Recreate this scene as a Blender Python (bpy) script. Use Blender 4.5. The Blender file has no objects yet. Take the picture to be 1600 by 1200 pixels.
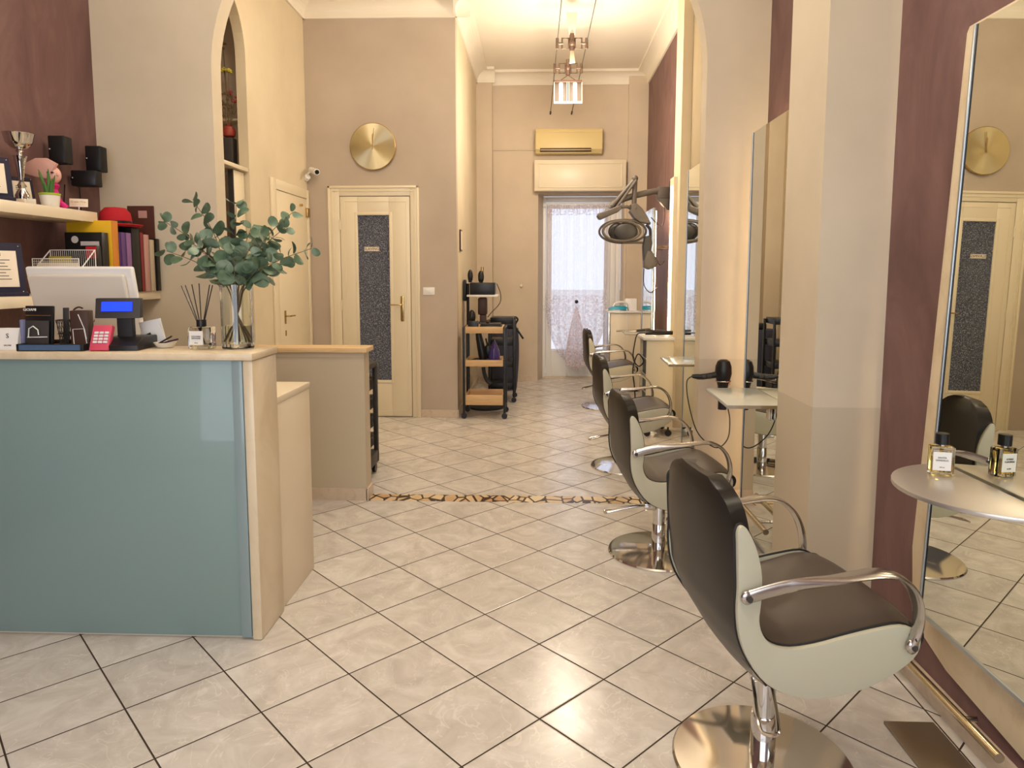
import bpy, bmesh, math, random
from mathutils import Vector, Matrix
random.seed(7)
SC = bpy.context.scene
COL = SC.collection

# ------------------------------------------------------------------ camera
F_PX, PITCH, ROLL, YAW, CAMH = 1084.2, .0998, .0009, math.pi/4-.7494, 1.465
cam = bpy.data.cameras.new('camera')
cam.sensor_width = 36; cam.lens = F_PX/1600*36
cam.shift_y = -63.7/1600
cam.clip_start = .05; cam.clip_end = 100
cam_o = bpy.data.objects.new('camera', cam); COL.objects.link(cam_o)
_F = Vector((-math.sin(YAW)*math.cos(PITCH), math.cos(YAW)*math.cos(PITCH), -math.sin(PITCH)))
_R = Vector((math.cos(YAW), math.sin(YAW), 0)); _U = _R.cross(_F)
_R2 = math.cos(ROLL)*_R+math.sin(ROLL)*_U; _U2 = -math.sin(ROLL)*_R+math.cos(ROLL)*_U
_m = Matrix((_R2, _U2, -_F)).transposed().to_4x4(); _m.translation = (0, 0, CAMH)
cam_o.matrix_world = _m
SC.camera = cam_o

# ------------------------------------------------------------------ world, light, exposure
SC.view_settings.view_transform = 'Standard'
SC.view_settings.look = 'None'
SC.view_settings.gamma = 1
SC.view_settings.use_curve_mapping = False
SC.view_settings.exposure = 0.0
w = bpy.data.worlds.new('daylight'); SC.world = w; w.use_nodes = True
bg = w.node_tree.nodes['Background']
bg.inputs[0].default_value = (.78, .84, 1.0, 1); bg.inputs[1].default_value = .8

def area(name, loc, rot, sx, sy, power, col):
    l = bpy.data.lights.new(name, 'AREA'); l.shape = 'RECTANGLE'; l.size = sx; l.size_y = sy
    l.energy = power; l.color = col
    o = bpy.data.objects.new(name, l); COL.objects.link(o); o.location = loc; o.rotation_euler = rot
    return o
# daylight through the shop window behind the camera and through the far glass door
area('shop_window_daylight', (-.5, -1.9, 1.6), (math.radians(90), 0, 0), 3.2, 2.3, 80, (.82, .89, 1))
area('far_door_daylight', (.53, 10.3, 1.4), (math.radians(-90), 0, 0), 1.0, 2.1, 5, (.80, .85, 1))

def hex2(c):
    return tuple(((v/255+.055)/1.055)**2.4 if v/255 > .04045 else v/255/12.92 for v in c)+(1,)

WARM = (1, .84, .655); NEUTRAL = (1, .89, .74)
def point(name, loc, power, r=.08, col=WARM):
    l = bpy.data.lights.new(name, 'POINT'); l.energy = power; l.color = col; l.shadow_soft_size = r
    o = bpy.data.objects.new(name, l); COL.objects.link(o); o.location = loc; return o

# ------------------------------------------------------------------ mesh helpers
def merge(bm, t):
    me = bpy.data.meshes.new('t'); t.to_mesh(me); t.free(); bm.from_mesh(me); bpy.data.meshes.remove(me)
def box(bm, x0, x1, y0, y1, z0, z1, bev=0, seg=2, rot=None, piv=None):
    t = bmesh.new(); bmesh.ops.create_cube(t, size=1)
    for v in t.verts:
        v.co = Vector(((x0+x1)/2+v.co.x*(x1-x0), (y0+y1)/2+v.co.y*(y1-y0), (z0+z1)/2+v.co.z*(z1-z0)))
    if bev: bmesh.ops.bevel(t, geom=t.edges[:]+t.verts[:], offset=bev, segments=seg, profile=.5, affect='EDGES')
    if rot: bmesh.ops.rotate(t, cent=piv or ((x0+x1)/2, (y0+y1)/2, (z0+z1)/2), matrix=rot, verts=t.verts)
    merge(bm, t); return bm
def RX(d): return Matrix.Rotation(math.radians(d), 3, 'X')
def RY(d): return Matrix.Rotation(math.radians(d), 3, 'Y')
def RZ(d): return Matrix.Rotation(math.radians(d), 3, 'Z')
def loft(bm, rings, closed=True, caps=True):
    R = [[bm.verts.new(p) for p in r] for r in rings]
    n = len(R[0])
    for a, b in zip(R[:-1], R[1:]):
        for i in range(n if closed else n-1):
            j = (i+1) % n
            try: bm.faces.new((a[i], a[j], b[j], b[i]))
            except ValueError: pass
    if caps and closed:
        bm.faces.new(R[0][::-1]); bm.faces.new(R[-1])
    return bm
def fix(bm):
    bmesh.ops.recalc_face_normals(bm, faces=bm.faces[:]); return bm
def lathe(bm, prof, c=(0, 0, 0), seg=32, caps=True):
    t = bmesh.new(); rings = []
    for r, z in prof:
        rings.append([(c[0]+max(r, 1e-4)*math.cos(2*math.pi*i/seg), c[1]+max(r, 1e-4)*math.sin(2*math.pi*i/seg), c[2]+z) for i in range(seg)])
    loft(t, rings, True, caps); fix(t); merge(bm, t); return bm
def tube(bm, pts, r, seg=10, closed=False, sec=None, up=None):
    """sec: list of (a,b) half axes per point; a along 'side', b along the other"""
    P = [Vector(p) for p in pts]; n = len(P); t = bmesh.new(); rings = []
    prev = None
    for i, p in enumerate(P):
        if closed: d = P[(i+1) % n]-P[i-1]
        else: d = P[min(i+1, n-1)]-P[max(i-1, 0)]
        d.normalize()
        if prev is None:
            u = Vector(up) if up else (Vector((0, 0, 1)) if abs(d.z) < .9 else Vector((0, 1, 0)))
        else: u = Vector(up) if up else prev
        s = (u-d*u.dot(d))
        if s.length < 1e-6: s = d.orthogonal()
        s.normalize(); prev = s; q = d.cross(s)
        a, b = sec[i] if sec else ((r[i], r[i]) if isinstance(r, (list, tuple)) else (r, r))
        rings.append([p+s*a*math.cos(2*math.pi*k/seg)+q*b*math.sin(2*math.pi*k/seg) for k in range(seg)])
    if closed: rings.append(rings[0]); loft(t, rings, True, False); bmesh.ops.remove_doubles(t, verts=t.verts, dist=1e-6)
    else: loft(t, rings)
    fix(t); merge(bm, t); return bm
def cyl(bm, p0, p1, r, r2=None, seg=20):
    return tube(bm, [p0, p1], [r, r if r2 is None else r2], seg)
def ball(bm, c, r, seg=20, rot=None):
    t = bmesh.new(); bmesh.ops.create_uvsphere(t, u_segments=seg, v_segments=seg//2+2, radius=1)
    rr = r if isinstance(r, (tuple, list)) else (r, r, r)
    bmesh.ops.scale(t, vec=rr, verts=t.verts)
    if rot: bmesh.ops.rotate(t, cent=(0, 0, 0), matrix=rot, verts=t.verts)
    bmesh.ops.translate(t, vec=c, verts=t.verts); merge(bm, t); return bm
def prism(bm, poly, ax, a0, a1, bev=0, seg=2):
    """poly in the two axes other than ax (in x,y,z order)"""
    t = bmesh.new()
    def mk(p, a):
        if ax == 'x': return (a, p[0], p[1])
        if ax == 'y': return (p[0], a, p[1])
        return (p[0], p[1], a)
    A = [t.verts.new(mk(p, a0)) for p in poly]; B = [t.verts.new(mk(p, a1)) for p in poly]
    n = len(poly)
    f1 = t.faces.new(A[::-1]); f2 = t.faces.new(B)
    for i in range(n): t.faces.new((A[i], A[(i+1) % n], B[(i+1) % n], B[i]))
    fix(t)
    if bev:
        ed = [e for f in (f1, f2) for e in f.edges]
        bmesh.ops.bevel(t, geom=list(set(ed)), offset=bev, segments=seg, profile=.5, affect='EDGES')
    merge(bm, t); return bm
def smooth_pts(pts, k=6, closed=False):
    P = [Vector(p) for p in pts]; n = len(P); out = []
    rng = range(n) if closed else range(n-1)
    for i in rng:
        if closed: p0, p1, p2, p3 = P[i-1], P[i], P[(i+1) % n], P[(i+2) % n]
        else: p0, p1, p2, p3 = P[max(i-1, 0)], P[i], P[i+1], P[min(i+2, n-1)]
        for j in range(k):
            t = j/k
            out.append(.5*((2*p1)+(-p0+p2)*t+(2*p0-5*p1+4*p2-p3)*t*t+(-p0+3*p1-3*p2+p3)*t**3))
    if not closed: out.append(P[-1])
    return out
def lerp_table(tab, x):
    for (a, *va), (b, *vb) in zip(tab[:-1], tab[1:]):
        if x <= b:
            t = (x-a)/(b-a) if b > a else 0
            return [p+(q-p)*t for p, q in zip(va, vb)]
    return list(tab[-1][1:])

def obj(name, bm, m, parent=None, smooth=True, ang=35):
    me = bpy.data.meshes.new(name)
    bmesh.ops.recalc_face_normals(bm, faces=bm.faces[:])
    bm.to_mesh(me); bm.free()
    if m: me.materials.append(m)
    if smooth:
        for p in me.polygons: p.use_smooth = True
        try: me.set_sharp_from_angle(angle=math.radians(ang))
        except Exception: pass
    o = bpy.data.objects.new(name, me); COL.objects.link(o)
    if parent: o.parent = parent
    return o
def B(): return bmesh.new()
def thing(name, label, cat, loc=(0, 0, 0), rz=0, group=None):
    o = bpy.data.objects.new(name, None); COL.objects.link(o)
    o.empty_display_size = .1
    o.location = loc; o.rotation_euler = (0, 0, math.radians(rz))
    o['label'] = label; o['category'] = cat
    if group: o['group'] = group
    return o
def tag(o, label, cat, group=None, loc=None, rz=None):
    o['label'] = label; o['category'] = cat
    if group: o['group'] = group
    if loc: o.location = loc
    if rz is not None: o.rotation_euler = (0, 0, math.radians(rz))
    return o
def struct(name, bm, m, parent=None, smooth=False):
    o = obj(name, bm, m, parent, smooth)
    if not parent: o['kind'] = 'structure'
    return o
def copy_tree(o, parent=None):
    c = o.copy(); COL.objects.link(c); c.parent = parent
    for ch in [x for x in bpy.data.objects if x.parent == o and x != c]:
        copy_tree(ch, c)
    return c
def text_bm(s, size, depth=.0006, align='CENTER'):
    """flat lettering in the local x/z plane, facing -y, centred on the origin"""
    cu = bpy.data.curves.new('lettering', 'FONT'); cu.body = s; cu.size = size; cu.extrude = depth
    cu.align_x = align; cu.align_y = 'CENTER'; cu.resolution_u = 2
    o = bpy.data.objects.new('lettering', cu); COL.objects.link(o)
    me = bpy.data.meshes.new_from_object(o)
    bm = bmesh.new(); bm.from_mesh(me)
    bpy.data.objects.remove(o); bpy.data.curves.remove(cu); bpy.data.meshes.remove(me)
    bmesh.ops.rotate(bm, cent=(0, 0, 0), matrix=RX(90), verts=bm.verts)
    return bm
def xf(bm, loc=(0, 0, 0), *rots):
    for r in rots: bmesh.ops.rotate(bm, cent=(0, 0, 0), matrix=r, verts=bm.verts)
    bmesh.ops.translate(bm, vec=loc, verts=bm.verts); return bm

# ------------------------------------------------------------------ materials
def mat(name, rgb, rough=.5, metal=0, coat=0, spec=.5, trans=0, ior=1.45, sheen=0, alpha=1):
    m = bpy.data.materials.new(name); m.use_nodes = True
    b = m.node_tree.nodes['Principled BSDF']
    b.inputs['Base Color'].default_value = hex2(rgb); b.inputs['Roughness'].default_value = rough
    b.inputs['Metallic'].default_value = metal; b.inputs['Coat Weight'].default_value = coat
    b.inputs['Specular IOR Level'].default_value = spec; b.inputs['Transmission Weight'].default_value = trans
    b.inputs['IOR'].default_value = ior; b.inputs['Alpha'].default_value = alpha
    return m
def emis(name, rgb, s):
    m = bpy.data.materials.new(name); m.use_nodes = True; nt = m.node_tree
    b = nt.nodes['Principled BSDF']; b.inputs['Base Color'].default_value = hex2(rgb)
    b.inputs['Emission Color'].default_value = hex2(rgb); b.inputs['Emission Strength'].default_value = s
    return m
class N:
    def __init__(s, m): s.nt = m.node_tree; s.b = s.nt.nodes['Principled BSDF']
    def n(s, t, **k):
        x = s.nt.nodes.new(t)
        for a, v in k.items(): setattr(x, a, v)
        return x
    def l(s, a, b): s.nt.links.new(a, b)
    def coord(s, kind='Object'): return s.n('ShaderNodeTexCoord').outputs[kind]
    def noise(s, scale, detail=3, rough=.5, vec=None, dist=0):
        x = s.n('ShaderNodeTexNoise'); x.inputs['Scale'].default_value = scale; x.inputs['Detail'].default_value = detail
        x.inputs['Roughness'].default_value = rough; x.inputs['Distortion'].default_value = dist
        s.l(vec or s.coord(), x.inputs['Vector']); return x.outputs['Fac']
    def ramp(s, fac, stops):
        x = s.n('ShaderNodeValToRGB'); e = x.color_ramp.elements
        while len(e) < len(stops): e.new(.5)
        for el, (p, c) in zip(e, stops): el.position = p; el.color = hex2(c)
        s.l(fac, x.inputs[0]); return x.outputs[0]
    def math(s, op, a, b=None, c=None):
        x = s.n('ShaderNodeMath', operation=op)
        for i, v in enumerate((a, b, c)):
            if v is None: continue
            if isinstance(v, (int, float)): x.inputs[i].default_value = v
            else: s.l(v, x.inputs[i])
        return x.outputs[0]
    def mix(s, f, a, b):
        x = s.n('ShaderNodeMix', data_type='RGBA')
        if isinstance(f, (int, float)): x.inputs[0].default_value = f
        else: s.l(f, x.inputs[0])
        for i, v in ((6, a), (7, b)):
            if isinstance(v, tuple): x.inputs[i].default_value = hex2(v)
            else: s.l(v, x.inputs[i])
        return x.outputs[2]
    def bump(s, h, strength=.2, dist=.01):
        x = s.n('ShaderNodeBump'); x.inputs['Strength'].default_value = strength; x.inputs['Distance'].default_value = dist
        s.l(h, x.inputs['Height']); s.l(x.outputs[0], s.b.inputs['Normal'])
    def color(s, c): s.l(c, s.b.inputs['Base Color'])
    def rough(s, c): s.l(c, s.b.inputs['Roughness'])

def plaster(name, rgb, var=6, rough=.75, dado=None):
    m = mat(name, rgb, rough, spec=.25); n = N(m)
    a = tuple(max(0, v-var) for v in rgb); b = tuple(min(255, v+var*.6) for v in rgb)
    c = n.ramp(n.noise(1.3, 4, .6), [(.35, a), (.65, b)])
    if dado:
        z = n.n('ShaderNodeSeparateXYZ'); n.l(n.coord(), z.inputs[0])
        f = n.math('LESS_THAN', z.outputs[2], dado)
        c = n.mix(f, c, tuple(v-13 for v in rgb))
        n.rough(n.math('MULTIPLY_ADD', f, -.3, rough))
    n.color(c); n.bump(n.noise(60, 3), .06, .004); return m
M = {}
M['wall'] = plaster('beige wall paint', (206, 190, 168))
M['wall_dado'] = plaster('beige wall paint with satin dado', (208, 195, 172), dado=.936)
M['wall_grey'] = plaster('warm grey wall paint', (188, 173, 156))
M['cream_wall'] = plaster('cream wall paint', (214, 200, 172))
M['taupe'] = plaster('darker taupe wall', (158, 143, 116))
M['ceil'] = plaster('white ceiling paint', (236, 228, 212), 2)
M['trim_white'] = mat('cream gloss trim paint', (226, 213, 185), .35)
def venetian():
    m = mat('mauve brushed stucco', (124, 82, 76), .5, spec=.35); n = N(m)
    v = n.n('ShaderNodeMapping'); v.inputs['Scale'].default_value = (1, 1, .45); v.inputs['Rotation'].default_value = (.3, .2, .1)
    n.l(n.coord(), v.inputs[0])
    f = n.noise(3.2, 5, .62, v.outputs[0], 1.6)
    n.color(n.ramp(f, [(.25, (98, 70, 68)), (.45, (112, 82, 79)), (.6, (122, 91, 87)), (.8, (136, 104, 98))]))
    n.bump(n.noise(9, 5, .6, v.outputs[0], 1.5), .08, .01); return m
M['purple'] = venetian()
def tiles():
    m = mat('cream marbled floor tiles', (214, 203, 188), .16, spec=.5); n = N(m)
    sep = n.n('ShaderNodeSeparateXYZ'); n.l(n.coord(), sep.inputs[0]); x, y = sep.outputs[0], sep.outputs[1]
    S = .3301; c = math.sqrt(.5)/S
    far = n.math('GREATER_THAN', y, 4.41)
    # lattice corner before and behind the threshold band
    ox = n.math('MULTIPLY_ADD', far, -.216+.919, -.919); oy = n.math('MULTIPLY_ADD', far, 5.168-2.162, 2.162)
    dx = n.math('SUBTRACT', x, ox); dy = n.math('SUBTRACT', y, oy)
    u = n.math('MULTIPLY', n.math('ADD', dx, dy), c); v = n.math('MULTIPLY', n.math('SUBTRACT', dy, dx), c)
    def edge(a):
        fr = n.math('ABSOLUTE', n.math('SUBTRACT', n.math('FRACT', n.math('ADD', a, 200.5)), .5))
        return fr
    d = n.math('MINIMUM', edge(u), edge(v))
    bl = n.math('ABSOLUTE', n.math('SUBTRACT', n.math('MULTIPLY_ADD', y, -.012, x), 1.288))
    bl = n.math('ADD', bl, n.math('GREATER_THAN', y, 2.77))
    g = n.math('MAXIMUM', n.math('LESS_THAN', d, .0085), n.math('LESS_THAN', bl, .003))
    soft = n.n('ShaderNodeMapRange'); soft.inputs[1].default_value = .006; soft.inputs[2].default_value = .020; n.l(d, soft.inputs[0])
    cmb = n.n('ShaderNodeCombineXYZ'); n.l(n.math('FLOOR', n.math('ADD', u, .0)), cmb.inputs[0]); n.l(n.math('FLOOR', v), cmb.inputs[1])
    wn = n.n('ShaderNodeTexWhiteNoise'); wn.noise_dimensions = '2D'; n.l(cmb.outputs[0], wn.inputs['Vector'])
    off = n.n('ShaderNodeVectorMath', operation='MULTIPLY_ADD'); n.l(wn.outputs['Color'], off.inputs[0]); off.inputs[1].default_value = (9, 9, 9); n.l(n.coord(), off.inputs[2])
    f1 = n.noise(5.5, 5, .62, off.outputs[0], 1.2)
    veins = n.noise(3.0, 3, .6, off.outputs[0], 2.4)
    vn = n.math('LESS_THAN', n.math('ABSOLUTE', n.math('SUBTRACT', veins, .5)), .006)
    col = n.ramp(f1, [(.3, (190, 183, 175)), (.5, (205, 199, 191)), (.7, (220, 215, 209))])
    col = n.mix(n.math('MULTIPLY', vn, .35), col, (236, 229, 219))
    tone = n.math('MULTIPLY_ADD', wn.outputs['Value'], .06, .95)
    hsv = n.n('ShaderNodeHueSaturation'); n.l(tone, hsv.inputs['Value']); n.l(col, hsv.inputs['Color'])
    n.color(n.mix(g, hsv.outputs[0], (56, 40, 27)))
    n.rough(n.math('MULTIPLY_ADD', g, .6, n.math('MULTIPLY_ADD', n.noise(14, 3), .10, .17)))
    hs = n.math('ADD', soft.outputs[0], n.math('MULTIPLY', n.noise(55, 3), .10))
    n.bump(hs, .25, .004); return m
M['tiles'] = tiles()
def crazy():
    m = mat('crazy paved marble mosaic', (215, 195, 160), .3); n = N(m)
    mp = n.n('ShaderNodeMapping'); mp.inputs['Scale'].default_value = (1, .75, 1); n.l(n.coord(), mp.inputs[0])
    vo = n.n('ShaderNodeTexVoronoi', feature='DISTANCE_TO_EDGE'); vo.inputs['Scale'].default_value = 13; n.l(mp.outputs[0], vo.inputs['Vector'])
    vc = n.n('ShaderNodeTexVoronoi'); vc.inputs['Scale'].default_value = 13; n.l(mp.outputs[0], vc.inputs['Vector'])
    s = n.n('ShaderNodeSeparateColor'); n.l(vc.outputs['Color'], s.inputs[0])
    c = n.ramp(s.outputs[0], [(.0, (226, 209, 176)), (.5, (214, 190, 150)), (.8, (206, 178, 136)), (1, (194, 152, 112))])
    n.color(n.mix(n.math('LESS_THAN', vo.outputs['Distance'], .075), c, (52, 32, 18))); return m
M['mosaic'] = crazy()
def marble(name, rgb, dark, scale=3):
    m = mat(name, rgb, .28); n = N(m)
    f = n.noise(scale, 6, .65, None, 1.5)
    n.color(n.ramp(f, [(.2, dark), (.5, rgb), (.8, tuple(min(255, v+8) for v in rgb))])); return m
M['marble'] = marble('cream marble', (222, 205, 174), (196, 172, 132))
M['marble_side'] = marble('yellowed cream marble', (222, 206, 176), (202, 182, 146), 2)
M['baseboard'] = marble('pale tile skirting', (208, 190, 168), (188, 168, 146), 9)
def wood(name, a, b, sc=(2, 18, 18), rough=.45):
    m = mat(name, a, rough); n = N(m); mp = n.n('ShaderNodeMapping'); mp.inputs['Scale'].default_value = sc
    n.l(n.coord(), mp.inputs[0]); n.color(n.ramp(n.noise(2.2, 5, .6, mp.outputs[0], .6), [(.3, a), (.7, b)])); return m
M['wood'] = wood('pale oak veneer', (198, 160, 112), (216, 180, 132))
M['wood_board'] = wood('honey wood top', (206, 172, 122), (226, 196, 150))
M['white_lam'] = mat('cream laminate', (228, 214, 188), .35)
M['white'] = mat('white plastic', (232, 230, 226), .35)
M['offwhite'] = mat('off white plastic', (220, 210, 190), .45)
M['black'] = mat('black plastic', (22, 21, 22), .35)
M['blackmat'] = mat('matt black', (26, 25, 27), .6)
M['greyplastic'] = mat('taupe grey plastic', (92, 84, 76), .45)
M['greydark'] = mat('dark grey plastic', (58, 55, 53), .5)
M['chrome'] = mat('brushed chrome', (205, 200, 194), .16, 1)
M['chrome_sh'] = mat('polished chrome', (214, 212, 210), .07, 1)
M['alu'] = mat('cast aluminium', (190, 184, 178), .24, 1)
M['brass'] = mat('brass', (190, 162, 108), .25, 1)
M['trim_metal'] = mat('satin steel trim', (176, 184, 190), .3, .9)
M['steel_plate'] = mat('brown brushed steel', (156, 144, 130), .4, 1)
def clockm():
    m = mat('brushed gold clock face', (212, 202, 168), .26, 1); n = N(m)
    g = n.n('ShaderNodeTangent', direction_type='RADIAL', axis='Y')
    n.l(g.outputs[0], n.b.inputs['Tangent']); n.b.inputs['Anisotropic'].default_value = .9; return m
M['clock'] = clockm()
def leather(name, rgb, rough=.42):
    m = mat(name, rgb, rough, spec=.45); n = N(m)
    n.bump(n.noise(180, 2), .05, .002); return m
M['leather'] = leather('dark brown leatherette', (29, 25, 24), .38)
M['leather_seat'] = leather('worn brown leatherette seat', (76, 65, 57), .4)
M['cream_shell'] = mat('cream chair side panel', (188, 184, 162), .38)
M['piping'] = mat('black piping', (20, 18, 17), .5)
M['mirror'] = mat('mirror glass', (232, 234, 224), .0, 1)
M['glass'] = mat('clear glass', (246, 250, 248), .0, trans=1, ior=1.45)
M['pane'] = mat('thin window glass', (250, 252, 255), 0, trans=1, ior=1.01)
M['water'] = mat('water', (240, 240, 225), 0, trans=1, ior=1.2)
M['perfume'] = mat('amber perfume', (238, 212, 132), 0, trans=1, ior=1.25)
M['shelf_glass'] = mat('satin glass shelf', (196, 198, 188), .12, spec=.7)
M['steel_top'] = mat('brushed steel table top', (206, 200, 192), .36, .75)
M['teal'] = mat('teal back-painted frosted glass', (128, 152, 150), .38, spec=.6, coat=.35)
M['teal'].node_tree.nodes['Principled BSDF'].inputs['Coat Roughness'].default_value = .04
M['teal_edge'] = mat('blue green glass edge', (140, 158, 160), .15)
M['led'] = emis('warm led strip', (255, 232, 190), 34)
M['tube'] = emis('white lamp tube', (255, 244, 226), 5)
M['red'] = mat('red felt', (176, 22, 36), .8)
M['yellow'] = mat('yellow card', (226, 178, 30), .5)
M['orange'] = mat('orange card edge', (205, 130, 40), .5)
M['violet'] = mat('violet book cloth', (92, 60, 120), .6)
M['lilac'] = mat('lilac book cloth', (140, 100, 150), .6)
M['pinkbook'] = mat('dusty pink book cover', (196, 150, 140), .6)
M['darkred'] = mat('dark red book cloth', (140, 50, 52), .6)
M['beigebook'] = mat('beige page block', (196, 180, 152), .7)
M['brownboard'] = mat('dark brown board', (84, 46, 36), .6)
M['navy'] = mat('navy velvet', (30, 26, 50), .7)
M['paper'] = mat('cream paper', (232, 218, 196), .7)
M['ink'] = mat('dark printing ink', (60, 52, 50), .7)
M['terracotta'] = mat('terracotta red glaze', (150, 60, 46), .5)
M['flower'] = mat('yellow petals', (206, 196, 80), .7)
M['flower_pink'] = mat('pink petals', (190, 84, 84), .7)
M['aloe'] = mat('green succulent leaf', (72, 112, 44), .5)
M['lime'] = mat('lime green rim', (160, 178, 50), .5)
M['pinkfab'] = mat('hot pink fabric', (206, 30, 120), .7)
M['skinpaint'] = mat('painted pink ceramic', (226, 176, 160), .4)
M['blue_lcd'] = emis('blue lit display', (20, 60, 250), 1.1)
M['pinkkey'] = mat('pink red keypad plastic', (206, 76, 100), .5)
M['key'] = mat('pale keys', (220, 220, 220), .5)
M['brownbox'] = mat('dark brown box card', (66, 44, 36), .5)
M['blue_iron'] = mat('turquoise plastic', (40, 150, 180), .3)
M['purple_iron'] = mat('violet iron plastic', (72, 56, 120), .3)
M['ac'] = mat('yellowed plastic casing', (216, 196, 140), .4)
M['slate'] = mat('navy grey hamper', (62, 64, 82), .6)
M['green_sign'] = mat('green sign', (40, 100, 50), .5)
M['glaze'] = mat('white ceramic glaze', (226, 220, 206), .3)
def leafm():
    m = mat('grey green eucalyptus leaf', (92, 122, 104), .55); n = N(m)
    n.color(n.ramp(n.noise(14, 2), [(.3, (66, 88, 62)), (.5, (94, 116, 90)), (.7, (140, 158, 134))])); return m
M['leaf'] = leafm()
M['stem'] = mat('brown green stem', (112, 92, 62), .6)
def textured_glass():
    m = mat('hammered obscure glass', (70, 74, 92), .12, spec=.8); n = N(m)
    mp = n.n('ShaderNodeMapping'); mp.inputs['Scale'].default_value = (1, 1, .7); n.l(n.coord(), mp.inputs[0])
    v = n.n('ShaderNodeTexVoronoi'); v.inputs['Scale'].default_value = 110; n.l(mp.outputs[0], v.inputs['Vector'])
    f = n.noise(130, 2, .5, mp.outputs[0])
    n.color(n.ramp(f, [(.40, (52, 55, 66)), (.55, (84, 90, 108)), (.68, (160, 168, 192))]))
    n.bump(v.outputs['Distance'], .9, .01); return m
M['obscure'] = textured_glass()
def curtain():
    m = bpy.data.materials.new('sheer lace curtain'); m.use_nodes = True; nt = m.node_tree
    n = N(m); b = n.b; b.inputs['Base Color'].default_value = hex2((236, 228, 232)); b.inputs['Roughness'].default_value = .9
    tr = n.n('ShaderNodeBsdfTransparent'); tl = n.n('ShaderNodeBsdfTranslucent'); tl.inputs[0].default_value = hex2((240, 232, 236))
    m1 = n.n('ShaderNodeMixShader'); m1.inputs[0].default_value = .55; n.l(b.outputs[0], m1.inputs[1]); n.l(tl.outputs[0], m1.inputs[2])
    m2 = n.n('ShaderNodeMixShader')
    z = n.n('ShaderNodeSeparateXYZ'); n.l(n.coord(), z.inputs[0]); zz = z.outputs[2]
    lace = n.math('ADD', n.math('LESS_THAN', zz, 1.17), n.math('GREATER_THAN', zz, 2.26))
    v = n.n('ShaderNodeTexVoronoi', feature='DISTANCE_TO_EDGE'); v.inputs['Scale'].default_value = 26; n.l(n.coord(), v.inputs['Vector'])
    motif = n.math('GREATER_THAN', n.math('ADD', n.noise(14, 3, .6, None, 2), n.math('MULTIPLY', v.outputs['Distance'], -.6)), .44)
    op = n.math('MULTIPLY_ADD', n.math('MULTIPLY', lace, motif), .42, .42)
    n.l(op, m2.inputs[0]); n.l(tr.outputs[0], m2.inputs[1]); n.l(m1.outputs[0], m2.inputs[2])
    out = nt.nodes['Material Output']; n.l(m2.outputs[0], out.inputs['Surface']); return m
M['curtain'] = curtain()

# ------------------------------------------------------------------ the room
def XW(y): return 1.36+.012*(y-2.2)          # the mirror wall runs slightly off square
WR = math.degrees(math.atan(.012))
Y1, Y2 = 4.35, 4.48          # arch wall
YB = 6.98                    # clock wall
YF = 9.45                    # far wall
XS = -2.30                   # side wall behind the arch
XC = -.806                   # passage wall
XP = -2.76                   # mauve wall
ZC = 4.10
struct('floor', box(B(), -3.4, 2.0, -2.0, 10.2, -.05, 0), M['tiles'])
struct('trim_1', box(B(), -2.0, 1.386, 4.345, 4.475, 0, .0015), M['mosaic'])
struct('ceiling', box(B(), -3.4, 2.0, -2.0, 10.0, ZC+.001, ZC+.1), M['ceil'])
# mirror wall (slanted slab)
def slab(y0, y1, z0=0, z1=ZC, off=0, th=.12):
    return prism(B(), [(XW(y0)+off, y0), (XW(y1)+off, y1), (XW(y1)+off+th, y1), (XW(y0)+off+th, y0)], 'z', z0, z1)
struct('wall_right', slab(-1.6, YF), M['purple'])
# the strip of wall between arch and far pilaster is a darker taupe
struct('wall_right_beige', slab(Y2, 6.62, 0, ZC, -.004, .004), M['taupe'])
struct('wall_left', box(B(), XP-.12, XP, -1.6, Y1, 0, ZC), M['purple'])
# front wall with the shop window behind the camera
fw = B()
box(fw, XP-.12, -2.1, -1.72, -1.6, 0, ZC); box(fw, 1.1, 1.5, -1.72, -1.6, 0, ZC)
box(fw, -2.1, 1.1, -1.72, -1.6, 0, .45); box(fw, -2.1, 1.1, -1.72, -1.6, 2.75, ZC)
struct('wall_front', fw, M['wall'])
fr = B()
for a, b in ((-2.1, -2.04), (-.53, -.47), (1.04, 1.1)): box(fr, a, b, -1.69, -1.63, .45, 2.75)
box(fr, -2.1, 1.1, -1.69, -1.63, .45, .51); box(fr, -2.1, 1.1, -1.69, -1.63, 2.69, 2.75)
struct('window_1', fr, M['trim_white'])
# arch wall
XL, XR, ZS = -2.012, 1.016, 2.70
xc = (XL+XR)/2; rw = (XR-XL)/2
poly = [(-2.88, 0), (XL, 0), (XL, ZS)]
for i in range(1, 48):
    a = math.pi-math.pi*i/48
    poly.append((xc+rw*math.cos(a), ZS+1.30*math.sin(a)))
poly += [(XR, ZS), (XR, 0), (1.50, 0), (1.50, ZC), (-2.88, ZC)]
aw = B()
L = [p for p in poly]
t = bmesh.new()
def strip(front):
    vs = []
    return vs
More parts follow.
